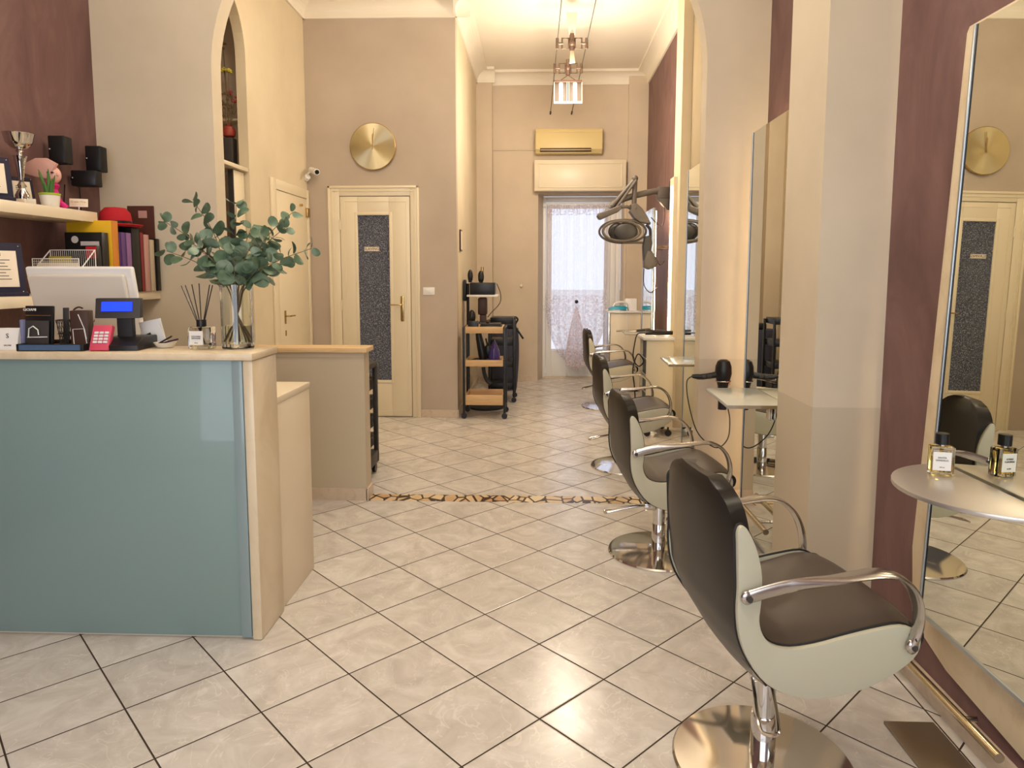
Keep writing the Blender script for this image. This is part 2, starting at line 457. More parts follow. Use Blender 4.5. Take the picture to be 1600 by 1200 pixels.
# built as quads so that the curved soffit stays clean
curve = poly[2:50]
def quad(bm, a, b, c, d, y): bm.faces.new([bm.verts.new((p[0], y, p[1])) for p in (a, b, c, d)])
for y in (Y1, Y2):
    quad(t, (-2.88, 0), (XL, 0), (XL, ZS), (-2.88, ZS), y); quad(t, (XR, 0), (1.5, 0), (1.5, ZS), (XR, ZS), y)
    pts = [(XL, ZS)]+poly[3:50]+[(XR, ZS)]
    quad(t, (-2.88, ZS), (XL, ZS), (XL, ZC), (-2.88, ZC), y); quad(t, (XR, ZS), (1.5, ZS), (1.5, ZC), (XR, ZC), y)
    for p, q in zip(pts[:-1], pts[1:]):
        if abs(p[0]-q[0]) > 1e-6: quad(t, p, q, (q[0], ZC), (p[0], ZC), y)
pts = [(XL, 0), (XL, ZS)]+poly[3:50]+[(XR, ZS), (XR, 0)]
for p, q in zip(pts[:-1], pts[1:]):
    if abs(p[0]-q[0])+abs(p[1]-q[1]) > 1e-6:
        t.faces.new([t.verts.new(v) for v in ((p[0], Y1, p[1]), (q[0], Y1, q[1]), (q[0], Y2, q[1]), (p[0], Y2, p[1]))])
bmesh.ops.remove_doubles(t, verts=t.verts, dist=1e-5); fix(t); merge(aw, t)
o = struct('wall_arch', aw, M['wall_dado'])
for p in o.data.polygons: p.use_smooth = True
o.data.set_sharp_from_angle(angle=math.radians(30))
# side wall with the arched niche
sw = B()
n0, n1, NS = 4.72, 5.57, 3.15
yc = (n0+n1)/2; nr = (n1-n0)/2
t = bmesh.new()
def quadx(bm, a, b, c, d, x): bm.faces.new([bm.verts.new((x, p[0], p[1])) for p in (a, b, c, d)])
npts = [(n0, NS)]+[(yc-nr*math.cos(math.pi*i/24), NS+nr*1.12*math.sin(math.pi*i/24)) for i in range(1, 24)]+[(n1, NS)]
for x in (XS, XS-.08):
    quadx(t, (Y2, 0), (n0, 0), (n0, NS), (Y2, NS), x); quadx(t, (Y2, NS), (n0, NS), (n0, ZC), (Y2, ZC), x)
    quadx(t, (n1, 0), (YB, 0), (YB, NS), (n1, NS), x); quadx(t, (n1, NS), (YB, NS), (YB, ZC), (n1, ZC), x)
    for p, q in zip(npts[:-1], npts[1:]): quadx(t, p, q, (q[0], ZC), (p[0], ZC), x)
for p, q in zip([(n0, 0)]+npts, npts+[(n1, 0)]):
    if p != q: t.faces.new([t.verts.new(v) for v in ((XS, p[0], p[1]), (XS, q[0], q[1]), (XS-.08, q[0], q[1]), (XS-.08, p[0], p[1]))])
bmesh.ops.remove_doubles(t, verts=t.verts, dist=1e-5); merge(sw, t)
struct('wall_side', sw, M['cream_wall'])
nb = B()
box(nb, -2.95, -2.90, Y2, 5.9, 0, ZC); box(nb, -2.9, XS-.08, 5.85, 5.9, 0, ZC)
struct('wall_niche', nb, M['wall_grey'])
struct('wall_clock', box(B(), XS-.3, XC, YB, YB+.12, 0, ZC), M['wall_grey'])
struct('wall_passage', box(B(), XC-.12, XC, YB+.12, YF, 0, ZC), M['cream_wall'])
# far wall with the splayed door recess
fwl = B(); DX0, DX1, DZ = .01, 1.16, 2.53
box(fwl, XC-.12, DX0, YF, YF+.32, 0, ZC); box(fwl, DX1, 1.6, YF, YF+.32, 0, ZC); box(fwl, DX0, DX1, YF, YF+.32, DZ, ZC)
prism(fwl, [(DX0, YF), (DX0+.075, YF+.32), (DX0, YF+.32)], 'z', 0, DZ)
struct('wall_back', fwl, M['wall'])
struct('trim_2', box(B(), XC, -.60, YF-.14, YF, 0, ZC), M['wall'])
struct('trim_3', box(B(), 1.19, 1.46, YF-.05, YF, 0, ZC), M['wall'])
# pillar and far pilaster on the mirror wall
struct('wall_pillar', prism(B(), [(1.10, 2.77), (XW(2.77)+.01, 2.77), (XW(3.17)+.01, 3.17), (1.10, 3.17)], 'z', 0, ZC), M['wall_dado'])
struct('wall_pilaster', prism(B(), [(1.32, 6.6), (XW(6.6)+.01, 6.6), (XW(6.9)+.01, 6.9), (1.32, 6.9)], 'z', 0, ZC), M['cream_wall'])
struct('trim_4', box(B(), 1.285, 1.40, 6.72, 6.9, 0, 2.38, .004), M['trim_white'])
t = thing('wall_led_strip', 'glowing warm strip on the edge of the cream upright beside the mauve wall', 'light strip', (1.278, 6.80, .75))
obj('led_tape', box(B(), -.003, .003, -.012, .012, 0, 1.55), M['led'], t); obj('channel', box(B(), .0035, .0065, -.015, .015, 0, 1.56), M['alu'], t)
# low wall beside the counter with its wooden top
struct('wall_low', box(B(), -2.0, -1.10, Y1, Y2, 0, .965), M['wall_dado'])
tag(obj('wooden_ledge', box(B(), -2.005, -1.075, Y1-.03, Y2+.03, .966, .997, .004), M['wood_board']),
    'honey coloured wooden ledge capping the low beige wall', 'ledge')
# baseboards
bb = B(); box(bb, -1.98, -1.095, Y1-.012, Y1, 0, .078); box(bb, -1.10, -1.088, Y1-.012, Y2, 0, .078)
struct('baseboard_low', bb, M['baseboard'])
bb = B(); prism(bb, [(XW(-1.6)-.01, -1.6), (XW(2.77)-.01, 2.77), (XW(2.77), 2.77), (XW(-1.6), -1.6)], 'z', 0, .085)
prism(bb, [(XW(3.17)-.01, 3.17), (XW(Y1)-.01, Y1), (XW(Y1), Y1), (XW(3.17), 3.17)], 'z', 0, .085)
struct('baseboard_right', bb, M['baseboard'])
struct('baseboard_arch', box(B(), XR, 1.38, Y1-.012, Y1, 0, .10), M['baseboard'])
struct('baseboard_clock', box(B(), -1.19, XC, YB-.012, YB, 0, .078), M['baseboard'])
bb = B(); box(bb, XC, XC+.012, YB, YF, 0, .078); box(bb, -.6, DX0, YF-.012, YF, 0, .078); box(bb, XC+.012, -.6, YF-.152, YF-.14, 0, .078)
struct('baseboard_back', bb, M['baseboard'])
bb = B(); box(bb, XS, XS+.012, 5.57, 5.98, 0, .078); struct('baseboard_side', bb, M['baseboard'])
struct('baseboard_pilaster', box(B(), 1.30, 1.42, 6.585, 6.6, 0, .10), M['baseboard'])
# cornices with a cove
def cove(n=7):
    pr = [(0, 0), (.02, 0), (.02, .035)]
    for i in range(n+1):
        a = math.pi/2*i/n
        pr.append((.02+.13*(1-math.cos(a)), .035+.10*math.sin(a)))
    pr += [(.15, .18), (0, .18)]
    return pr
ZK = ZC-.165
def cornice(name, kind, a0, a1, pos, sgn):
    pr = cove()
    if kind == 'y': bm = prism(B(), [(pos+sgn*p[0], ZK+p[1]) for p in pr], 'y', a0, a1)
    else: bm = prism(B(), [(pos+sgn*p[0], ZK+p[1]) for p in pr], 'x', a0, a1)
    return struct(name, bm, M['ceil'])
cornice('trim_5', 'x', XS, XC+.15, YB, -1)
cornice('trim_6', 'y', Y2, YB, XS, 1)
cornice('trim_7', 'y', YB-.15, YF, XC, 1)
cornice('trim_8', 'x', -.6, 1.46, YF, -1)
cornice('trim_9', 'x', XC, -.56, YF-.14, -1)
cr = B(); prism(cr, [(-p[0], ZK+p[1]) for p in cove()], 'y', 0, YF-Y2)
o = struct('trim_10', cr, M['ceil']); o.location = (XW(Y2), Y2, 0); o.rotation_euler = (0, 0, -math.radians(WR))

# ------------------------------------------------------------------ doors
# side door (white, in the side wall)
d = thing('door_1', 'plain cream side door with brass lever', 'door'); 
for k in ('label', 'category'): del d[k]
d['kind'] = 'structure'
fb = B(); X = XS
box(fb, X, X+.02, 5.98, 6.09, 0, 2.29, .004); box(fb, X, X+.02, 6.90, YB-.004, 0, 2.29, .004); box(fb, X, X+.02, 6.09, 6.90, 2.20, 2.29, .004)
obj('door_frame', fb, M['trim_white'], d)
obj('door_leaf', box(B(), X+.001, X+.014, 6.10, 6.893, .01, 2.195, .003), M['trim_white'], d)
hb = B(); box(hb, X+.014, X+.020, 6.20, 6.235, 1.01, 1.13, .006); tube(hb, [(X+.02, 6.22, 1.08), (X+.06, 6.22, 1.08), (X+.062, 6.24, 1.08), (X+.062, 6.34, 1.078)], .007)
box(hb, X+.014, X+.019, 6.21, 6.235, .90, .95, .004)
obj('door_handle', hb, M['brass'], d)
hb = B(); box(hb, X+.014, X+.035, 6.86, 6.94, 2.02, 2.11, .004); obj('hinge', hb, M['brass'], d)
hb = B(); cyl(hb, (X+.014, 6.70, 2.12), (X+.04, 6.70, 2.12), .012); obj('coat_peg', hb, M['brass'], d)
# glazed door under the clock
d = bpy.data.objects.new('door_2', None); COL.objects.link(d); d['kind'] = 'structure'
Y = YB
fb = B()
for a, b in ((-2.076, -1.975), (-1.265, -1.195)): box(fb, a, b, Y-.022, Y, 0, 2.32, .004)
box(fb, -1.975, -1.265, Y-.022, Y, 2.235, 2.32, .004)
for a, b in ((-2.09, -2.066), (-1.205, -1.18)): box(fb, a, b, Y-.034, Y, 0, 2.334, .004)
box(fb, -2.09, -1.18, Y-.034, Y, 2.31, 2.334, .004)
for a, b, c, e in ((-2.045, -2.036, 0, 2.285), (-1.232, -1.224, 0, 2.285), (-2.045, -1.224, 2.278, 2.287)): box(fb, a, b, Y-.030, Y-.020, c, e, .003)
obj('door_frame', fb, M['trim_white'], d)
lf = B(); gx0, gx1, gz0, gz1 = -1.795, -1.478, .385, 2.045
box(lf, -1.97, gx0, Y-.02, Y-.001, .012, 2.228, .003); box(lf, gx1, -1.272, Y-.02, Y-.001, .012, 2.228, .003)
box(lf, gx0, gx1, Y-.02, Y-.001, .012, gz0, .003); box(lf, gx0, gx1, Y-.02, Y-.001, gz1, 2.228, .003)
for a, b, c, e in ((gx0-.03, gx0, gz0-.03, gz1+.03), (gx1, gx1+.03, gz0-.03, gz1+.03), (gx0, gx1, gz0-.03, gz0), (gx0, gx1, gz1, gz1+.03)):
    box(lf, a, b, Y-.03, Y-.018, c, e, .004)
for a, b, c, e in ((-1.93, -1.922, .06, 2.18), (-1.312, -1.304, .06, 2.18), (-1.93, -1.304, .055, .063), (-1.93, -1.304, 2.177, 2.185)):
    box(lf, a, b, Y-.024, Y-.018, c, e, .002)
obj('door_leaf', lf, M['trim_white'], d)
obj('obscure_pane', box(B(), gx0, gx1, Y-.012, Y-.006, gz0, gz1), M['obscure'], d)
obj('paper_sign', box(B(), -1.735, -1.585, Y-.0155, Y-.0125, 1.690, 1.732), M['paper'], d)
obj('lettering', xf(text_bm('SLAVING', .038), (-1.66, Y-.0165, 1.711)), M['brownbox'], d)
hb = B(); box(hb, -1.375, -1.34, Y-.028, Y-.02, .985, 1.24, .008)
tube(hb, [(-1.357, Y-.028, 1.155), (-1.357, Y-.068, 1.155), (-1.375, Y-.07, 1.155), (-1.475, Y-.07, 1.153)], .007)
obj('door_handle', hb, M['brass'], d)
hb = B()
for z in (.45, 1.9, 1.1): cyl(hb, (-1.972, Y-.028, z), (-1.972, Y-.028, z+.10), .008)
obj('hinge', hb, M['trim_white'], d)
# far glass door
d = bpy.data.objects.new('door_3', None); COL.objects.link(d); d['kind'] = 'structure'
YD = YF+.30; fb = B()
box(fb, .065, .12, YD, YD+.06, 0, 2.52, .004); box(fb, 1.09, 1.15, YD, YD+.06, 0, 2.52, .004); box(fb, .12, 1.09, YD, YD+.06, 2.45, 2.52, .004)
obj('door_frame', fb, M['white'], d)
lf = B()
box(lf, .125, .20, YD-.01, YD+.04, .02, 2.44, .004); box(lf, .93, 1.01, YD-.01, YD+.04, .02, 2.44, .004)
box(lf, .20, .93, YD-.01, YD+.04, .02, .40, .004); box(lf, .20, .93, YD-.01, YD+.04, 2.36, 2.44, .004)
box(lf, 1.012, 1.088, YD, YD+.04, .02, 2.44, .004)
obj('door_leaf', lf, M['white'], d)
obj('window_pane', box(B(), .20, .93, YD+.012, YD+.018, .40, 2.36), M['pane'], d)
hb = B(); box(hb, .15, .175, YD-.018, YD-.01, .93, 1.06, .004); tube(hb, [(.16, YD-.018, 1.0), (.16, YD-.05, 1.0), (.08, YD-.05, 1.0)], .008)
obj('door_handle', hb, M['chrome'], d)
struct('trim_11', box(B(), DX0+.08, DX1, YD-.05, YD+.08, -.0, .02), M['baseboard'])
# exterior pavement seen through the door is only light: pale wall of the courtyard outside
struct('wall_courtyard', box(B(), -1.5, 2.5, 11.6, 11.7, -.1, 1.2), M['wall'])

# lace curtain
cb = B(); x0, x1, z0, z1 = .13, .965, .12, 2.40; nx, nz = 90, 60; V = []
for j in range(nz+1):
    tz = j/nz; z = z0+(z1-z0)*tz; row = []
    for i in range(nx+1):
        u = i/nx; x = x0+(x1-x0)*u
        # lower part is drawn together at the knot
        k = max(0, min(1, (1.02-z)/.9))
        cx = .53; w_ = 1-.42*k*k
        x = cx+(x-cx)*w_
        hem = .0+.30*abs(u-.5)*max(0, 1-tz*3)*1.6
        y = 9.61+.030*math.sin(u*58+.5*math.sin(z*3))+.012*math.sin(u*97)+.05*k*math.sin(u*31)*(.5)
        y -= .06*k*math.exp(-((u-.5)/.12)**2)
        row.append(cb.verts.new((x, y, z+hem)))
    V.append(row)
for j in range(nz):
    for i in range(nx): cb.faces.new((V[j][i], V[j][i+1], V[j+1][i+1], V[j+1][i]))
ct = thing('lace_curtain', 'sheer white lace curtain gathered in the middle over the far glass door', 'curtain', (0, 0, 0))
obj('curtain_cloth', cb, M['curtain'], ct)
tb = B(); rings = []
for k in range(9):
    z = 1.02-k*.103; r = .012+.125*math.sin(min(1, k/7)*1.4)
    rings.append([(.54+r*math.cos(a)*(1+.16*math.cos(7*a)), 9.555+.35*r*math.sin(a)*(1+.2*math.cos(7*a)), z) for a in [2*math.pi*i/42 for i in range(42)]])
loft(tb, rings); fix(tb)
obj('gathered_tail', tb, M['curtain'], ct)
obj('tieback_button', ball(B(), (.54, 9.535, 1.085), (.024, .016, .024)), M['black'], ct)
obj('curtain_rod', cyl(B(), (.08, 9.63, 2.415), (1.12, 9.63, 2.415), .008), M['white'], ct)

# shutter box and air conditioner above the door
t = thing('shutter_box', 'cream panelled shutter box over the curtained door', 'box', (.557, YF, 2.55))
s = B(); box(s, -.60, .60, -.16, -.001, 0, .40, .006); obj('casing', s, M['trim_white'], t)
s = B()
for a, b, c, e in ((-.55, -.535, .045, .355), (.535, .55, .045, .355), (-.55, .55, .04, .053), (-.55, .55, .345, .358)): box(s, a, b, -.168, -.158, c, e, .002)
obj('panel_moulding', s, M['trim_white'], t)
t = thing('air_conditioner', 'yellowed split air conditioner high on the far wall', 'air conditioner', (.405, YF, 3.03))
s = B(); prism(s, [(-.001, 0), (-.15, 0), (-.20, .05), (-.21, .28), (-.19, .31), (-.001, .31)], 'x', -.435, .435, .008); obj('casing', s, M['ac'], t)
s = B(); box(s, -.375, .29, -.2085, -.165, .018, .062, .002); obj('outlet_slot', s, M['brownbox'], t)
s = B(); box(s, -.37, .285, -.214, -.200, .034, .042, .001); obj('louver', s, M['ac'], t)
s = B(); box(s, -.43, .43, -.216, -.208, .262, .266); obj('grille_seam', s, M['wood_board'], t)
c = B(); tube(c, [(-.595, YF-.006, 3.10), (-.3, YF-.006, 3.105), (-.04, YF-.006, 3.10)], .008); tube(c, [(-.595, YF-.006, .1), (-.595, YF-.006, 3.10)], .004)
tag(obj('cable_duct', c, M['wall']), 'thin painted cable duct running along the far wall to the air conditioner', 'cable')
tag(obj('wall_button', xf(lathe(B(), [(.022, 0), (.022, .012), (.012, .022)], seg=16), (-.215, YF-.001, 1.30), RX(90)), M['offwhite']),
    'small round button alone on the far wall left of the glass door', 'button')

# clock
t = thing('wall_clock', 'round brushed gold wall clock above the glazed door', 'clock', (-1.625, YB, 2.712))
s = B(); lathe(s, [(.222, .0), (.229, .01), (.229, .032), (.222, .038)], seg=64); xf(s, (0, -.002, 0), RX(90)); obj('rim', s, M['brass'], t)
s = B(); lathe(s, [(.0, .037), (.222, .037), (.222, .040), (.0, .0402)], seg=96); xf(s, (0, -.002, 0), RX(90)); obj('dial', s, M['clock'], t)
s = B(); box(s, -.004, .004, -.052, -.050, -.02, .12); obj('hour_hand', s, M['brass'], t)
s = B(); box(s, -.003, .003, -.056, -.054, -.03, .175, rot=RY(6), piv=(0, -.055, 0)); obj('minute_hand', s, M['brass'], t)
# switch
t = thing('light_switch', 'white rectangular switch plate right of the glazed door', 'switch', (-1.09, YB, 1.29))
obj('plate', box(B(), -.058, .058, -.008, 0, -.038, .038, .003), M['white'], t)
s = B(); box(s, -.03, .0, -.012, -.007, -.02, .02, .002); box(s, .003, .03, -.012, -.007, -.02, .02, .002); obj('rocker', s, M['white'], t)
t = thing('wall_socket', 'white switch plate low on the mauve wall by the farthest mirror', 'socket', (XW(7.55)-.001, 7.55, 1.35))
obj('plate', box(B(), -.010, 0, -.05, .05, -.075, .075, .003), M['white'], t)
obj('rocker', box(B(), -.016, -.009, -.03, .03, -.04, .03, .003), M['offwhite'], t)
# picture strip on passage wall
t = thing('picture_frame', 'small narrow framed picture on the passage wall', 'picture', (XC, 7.28, 1.70))
obj('frame', box(B(), .001, .016, -.07, .07, 0, .22, .003), M['brownbox'], t); obj('print', box(B(), .016, .018, -.055, .055, .015, .205), M['paper'], t)
# cctv camera
t = thing('security_camera', 'small white security camera in the corner by the gold clock', 'camera', (-2.24, 6.93, 2.40))
s = B(); cyl(s, (-.055, .0, .0), (-.03, -.02, .02), .03, .03); tube(s, [(-.05, 0, 0), (-.02, -.03, .05), (.03, -.06, .07)], .009); obj('bracket', s, M['white'], t)
s = B(); cyl(s, (.0, .0, .085), (.10, -.14, .045), .030); obj('housing', s, M['white'], t)
s = B(); cyl(s, (.099, -.139, .0454), (.106, -.148, .0425), .021); obj('lens', s, M['black'], t)
# exit sign
t = thing('exit_sign', 'small green emergency exit sign on the side wall behind the eucalyptus', 'sign', (XS, 5.77, 1.75))
obj('plate', box(B(), .001, .006, -.16, .16, 0, .11), M['green_sign'], t)
s = text_bm('EXIT', .055); xf(s, (.0075, -.09, .055), RZ(90), ); obj('lettering', s, M['white'], t)
s = B(); ball(s, (.007, .03, .085), (.0015, .010, .010)); box(s, .006, .0085, .015, .045, .035, .075); box(s, .006, .0085, .02, .055, .015, .03); box(s, .006, .0085, .085, .13, .02, .09)
obj('running_figure', s, M['white'], t)

# ------------------------------------------------------------------ niche contents
t = thing('niche_shelf', 'cream shelf board across the arched niche', 'shelf', (-2.6, 5.15, 2.27))
obj('board', box(B(), -.295, .295, -.42, .41, 0, .03, .003), M['trim_white'], t)
t = thing('upright_board', 'cream upright panel with grey edge standing below the niche shelf', 'panel', (-2.36, 5.50, 0))
obj('panel', box(B(), -.02, .02, -.13, .06, 0, 2.262, .003), M['trim_white'], t); obj('edge_strip', box(B(), -.02, .018, -.145, -.131, 0, 2.262), M['greydark'], t)
tag(obj('wall_bracket_shelf', box(B(), -.16, .16, -.12, .03, 0, .018, .002), M['trim_white']), 'narrow cream shelf high at the back of the arched niche', 'shelf', None, (-2.56, 5.819, 2.70))
t = tag(obj('square_vase', box(B(), -.045, .045, -.045, .045, 0, .245, .01), M['greydark']), 'tall dark square vase on the niche shelf', 'vase', None, (-2.475, 5.62, 2.301))
t = thing('red_vase', 'round terracotta red vase with dried flowers on top of the dark square vase', 'vase', (-2.475, 5.62, 2.547))
obj('body', lathe(B(), [(.02, 0), (.045, .015), (.055, .045), (.045, .08), (.018, .095), (.020, .105), (.014, .104)], seg=24), M['terracotta'], t)
s = B()
fl = [(-.02, 0, .52, 'y'), (.03, -.03, .50, 'y'), (.0, .03, .36, 'p'), (.05, .02, .30, 'p'), (-.05, -.02, .26, 'd'), (.14, .03, .36, 's'), (-.03, .02, .70, 's')]
for x, y, h, k in fl: tube(s, smooth_pts([(0, 0, .09), (x*.3, y*.3, h*.5), (x, y, h)], 5), .003, 6)
obj('stem', s, M['stem'], t)
s = B()
for x, y, h, k in fl[:2]:
    for i in range(26):
        a = random.uniform(0, 6.28); e = random.uniform(-.3, 1.5)
        ball(s, (x+.022*math.cos(a)*math.cos(e), y+.022*math.sin(a)*math.cos(e), h+.026*math.sin(e)), (.011, .011, .006), 6)
obj('yellow_blossom', s, M['flower'], t)
s = B()
for x, y, h, k in fl[2:4]:
    for i in range(12):
        a = random.uniform(0, 6.28); ball(s, (x+.016*math.cos(a), y+.016*math.sin(a), h+random.uniform(-.015, .02)), .010, 6)
obj('pink_blossom', s, M['flower_pink'], t)
s = B()
for i in range(40):
    ball(s, (random.uniform(-.055, .04), random.uniform(-.03, .03), random.uniform(.17, .36)), (.010, .006, .012), 6)
for i in range(6): ball(s, (random.uniform(-.05, .0), random.uniform(-.03, .03), random.uniform(.66, .74)), (.014, .008, .010), 6)
obj('dried_leaves', s, M['stem'], t)

# ------------------------------------------------------------------ reception counter
CX, CY = -1.09, 2.60
t = thing('reception_counter', 'reception counter with teal glass front and cream marble top', 'counter', (0, 0, 0))
s = B(); box(s, XP+.005, CX, CY, 2.865, 1.132, 1.160, .004); obj('countertop', s, M['marble'], t)
s = B(); box(s, CX-.045, CX-.004, CY+.012, 2.86, 0, 1.131, .008); obj('side_panel', s, M['marble_side'], t)
s = B(); box(s, XP+.005, CX-.046, CY+.022, CY+.034, .012, 1.131, .002); obj('front_glass', s, M['teal'], t)
s = B(); box(s, CX-.088, CX-.047, CY+.014, CY+.021, .012, 1.13, .002); obj('glass_edge_strip', s, M['teal_edge'], t)
s = B(); box(s, XP+.005, CX-.05, CY+.036, 2.855, 0, 1.131); obj('carcass', s, M['white_lam'], t)
t = thing('reception_desk', 'lower cream desk unit behind the reception counter', 'desk', (0, 0, 0))
s = B(); box(s, XP+.005, CX-.015, 2.875, 3.31, .912, .940, .003); obj('desktop', s, M['white_lam'], t)
s = B(); box(s, CX-.045, CX-.018, 2.88, 3.305, 0, .911, .002); obj('end_panel', s, M['white_lam'], t)
s = B(); box(s, XP+.005, CX-.05, 2.88, 2.90, 0, .911); obj('back_panel', s, M['white_lam'], t)

ZT = 1.1605
# vase and eucalyptus
VX, VY = -1.218, 2.775
t = thing('glass_vase', 'tall clear cylinder vase of water on the marble countertop', 'vase', (VX, VY, ZT))
s = B(); R_ = .062; lathe(s, [(R_-.004, .0), (R_, .004), (R_, .26), (R_-.002, .262), (R_-.0045, .26), (R_-.0045, .022), (0, .020)], seg=48, caps=False)
lathe(s, [(0, 0), (R_-.004, 0)], seg=48, caps=False); bmesh.ops.remove_doubles(s, verts=s.verts, dist=1e-5); obj('vase_body', s, M['glass'], t)
s = B(); lathe(s, [(0, .0215), (R_-.006, .0225), (R_-.006, .095), (0, .095)], seg=48); obj('water', s, M['water'], t)
t = thing('eucalyptus_bouquet', 'bunch of grey green eucalyptus branches in the clear vase', 'plant', (VX, VY, ZT))
ends = [(-.285, .0, .515), (-.21, .03, .44), (-.270, -.02, .395), (-.150, -.02, .590), (-.10, .04, .48), (.005, .02, .585), (.05, .05, .49),
        (.11, -.05, .44), (.235, .02, .55), (.19, .05, .49), (.315, .0, .405), (.235, -.05, .37), (-.12, -.06, .40), (.03, -.07, .39)]
rnd = random.Random(3)
for ei, e in enumerate(ends):
    p0 = Vector((max(-.045, min(.045, -e[0]*.2+rnd.uniform(-.02, .02))), rnd.uniform(-.03, .03), .028))
    p1 = Vector((e[0]*.03, e[1]*.1, .16)); p2 = Vector((e[0]*.13, e[1]*.25, .25)); p3 = Vector((e[0]*.5, e[1]*.6, .25+(e[2]-.25)*.62)); p4 = Vector(e)
    path = smooth_pts([p0, p1, p2, p3, p4], 8)
    s = B(); tube(s, path, [.0030-.0018*i/len(path) for i in range(len(path))], 6)
    br = obj('branch', s, M['stem'], t)
    s = B(); n = len(path); cum = 0
    last = path[14]; side = 0; start = 13 if ei % 4 == 0 else 18
    for i in range(start, n):
        step = .036
        if (path[i]-last).length < step and i < n-1: continue
        last = path[i]; side += 1
        dv = (path[min(i+1, n-1)]-path[i-1]).normalized()
        f = (i-start)/(n-start); r = .035-.016*f
        o1 = dv.cross(Vector((rnd.uniform(-.4, .4), 1, rnd.uniform(-.3, .3)))).normalized()
        if side % 2: o1 = (o1+Vector((0, rnd.choice((-1, 1))*1.0, 0))).normalized()
        for sg in (1, -1):
            od = (o1*sg+dv*rnd.uniform(.15, .7)).normalized()
            nv = od.cross(Vector((rnd.uniform(-1, 1), rnd.uniform(-1, 1), rnd.uniform(-1, 1)))).normalized()
            w_ = nv.cross(od).normalized(); rr = r*rnd.uniform(.75, 1.15)
            c_ = path[i]+od*(rr*1.0+.003)
            vs = [s.verts.new(c_+od*rr*math.cos(a)*1.05+w_*rr*.88*math.sin(a)+nv*rr*.16*(math.cos(2*a))) for a in [2*math.pi*k/12 for k in range(12)]]
            cc = s.verts.new(c_-nv*rr*.10)
            for k in range(12): s.faces.new((cc, vs[k], vs[(k+1) % 12]))
    obj('leaves', s, M['leaf'], br)
# reed diffuser
t = thing('reed_diffuser', 'square glass reed diffuser with black reeds on the marble counter', 'diffuser', (-1.362, 2.765, ZT))
s = B(); box(s, -.045, .045, -.032, .032, 0, .090, .006); obj('bottle', s, M['glass'], t)
s = B(); box(s, -.039, .039, -.027, .027, .012, .026, .003); obj('oil', s, M['water'], t)
s = B(); lathe(s, [(.019, .0905), (.019, .118), (.008, .119)], seg=24); obj('collar', s, M['black'], t)
for a in (-.085, -.066, -.036, -.003, .045, .058):
    s = B(); cyl(s, (-a*.25, a*.08, .02), (a, -a*.2, .265-abs(a)*.12), .0021, seg=6); obj('reed', s, M['black'], t)
s = B(); box(s, -.036, .020, -.0335, -.0325, .018, .074); obj('bottle_label', s, M['white'], t)
s = B(); merge(s, xf(text_bm('COLONIA', .0085), (-.008, -.0345, .052))); merge(s, xf(text_bm('DIFFUSORE', .0075), (-.008, -.0345, .044))); merge(s, xf(text_bm('250 ml', .005), (-.008, -.0345, .026)))
obj('lettering', s, M['ink'], t)

# customer display with keypad
t = thing('customer_display', 'black customer display with lit blue screen on the counter', 'display', (-1.685, 2.745, ZT), 6)
s = B(); prism(s, [(-.085, 0), (.135, 0), (.135, .03), (.09, .05), (-.04, .05), (-.085, .02)], 'x', -.045, .10, .004); obj('base', s, M['black'], t)
s = B(); prism(s, [(-.012, .03), (.02, .03), (.02, .14), (-.012, .14)], 'x', -.01, .05, .004); obj('neck', s, M['blackmat'], t)
s = B(); prism(s, [(-.018, 0), (.014, 0), (.022, .08), (-.004, .08)], 'x', -.092, .085, .006); xf(s, (0, 0, .125)); obj('display_head', s, M['greydark'], t)
s = B(); prism(s, [(-.0175, .028), (-.0165, .028), (-.0085, .066), (-.0095, .066)], 'x', -.065, .055); xf(s, (0, 0, .125)); obj('screen', s, M['blue_lcd'], t)
t = thing('card_terminal', 'pink and white keypad payment terminal leaning by the blue display', 'card terminal', (-1.715, 2.66, ZT), 4)
s = B(); box(s, -.045, .030, -.012, .012, 0, .105, .004, rot=RX(-24), piv=(0, 0, 0)); obj('body', s, M['pinkkey'], t)
s = B()
for r_ in range(4):
    for c_ in range(3): box(s, -.033+c_*.020, -.017+c_*.020, -.0155, -.012, .028+r_*.013, .037+r_*.013, .001, rot=RX(-24), piv=(0, 0, 0))
obj('keys', s, M['key'], t)

# tray with stationery
t = thing('stationery_tray', 'black tray with blue edge at the front of the counter', 'tray', (-1.915, 2.72, ZT), 2)
s = B(); box(s, -.13, .13, -.075, .12, 0, .007, .001); box(s, -.13, .13, -.078, -.070, 0, .028, .002); box(s, -.13, .13, .115, .122, 0, .028, .002)
box(s, -.132, -.124, -.078, .122, 0, .028, .002); box(s, .124, .132, -.078, .122, 0, .028, .002); obj('tray_body', s, M['black'], t)
s = B(); box(s, -.123, .123, -.069, .114, .0072, .010); obj('tray_lining', s, M['wood'], t)
s = B(); box(s, -.12, .12, -.0800, -.0785, .004, .025); obj('front_strip', s, mat('blue grey strip', (70, 96, 130), .4), t)
ZB = ZT+.0105
t = thing('leaflet_stand', 'black leaflet holder with white logo on the counter tray', 'stand', (-2.00, 2.70, ZB), -4)
s = B(); box(s, -.06, .06, .0, .012, .0, .165, .002, rot=RX(-6), piv=(0, 0, 0)); obj('backboard', s, M['black'], t)
s = B(); box(s, -.055, .055, -.014, -.011, .0, .105, .001, rot=RX(-6), piv=(0, 0, 0)); obj('leaflet', s, M['greydark'], t)
s = B(); tube(s, [(-.025, -.018, .04), (-.02, -.018, .075), (.0, -.02, .085), (.018, -.018, .07), (.02, -.018, .05)], .0022, 6); tube(s, [(-.03, -.017, .04), (.055, -.017, .042)], .002, 6); obj('drawing', s, M['white'], t)
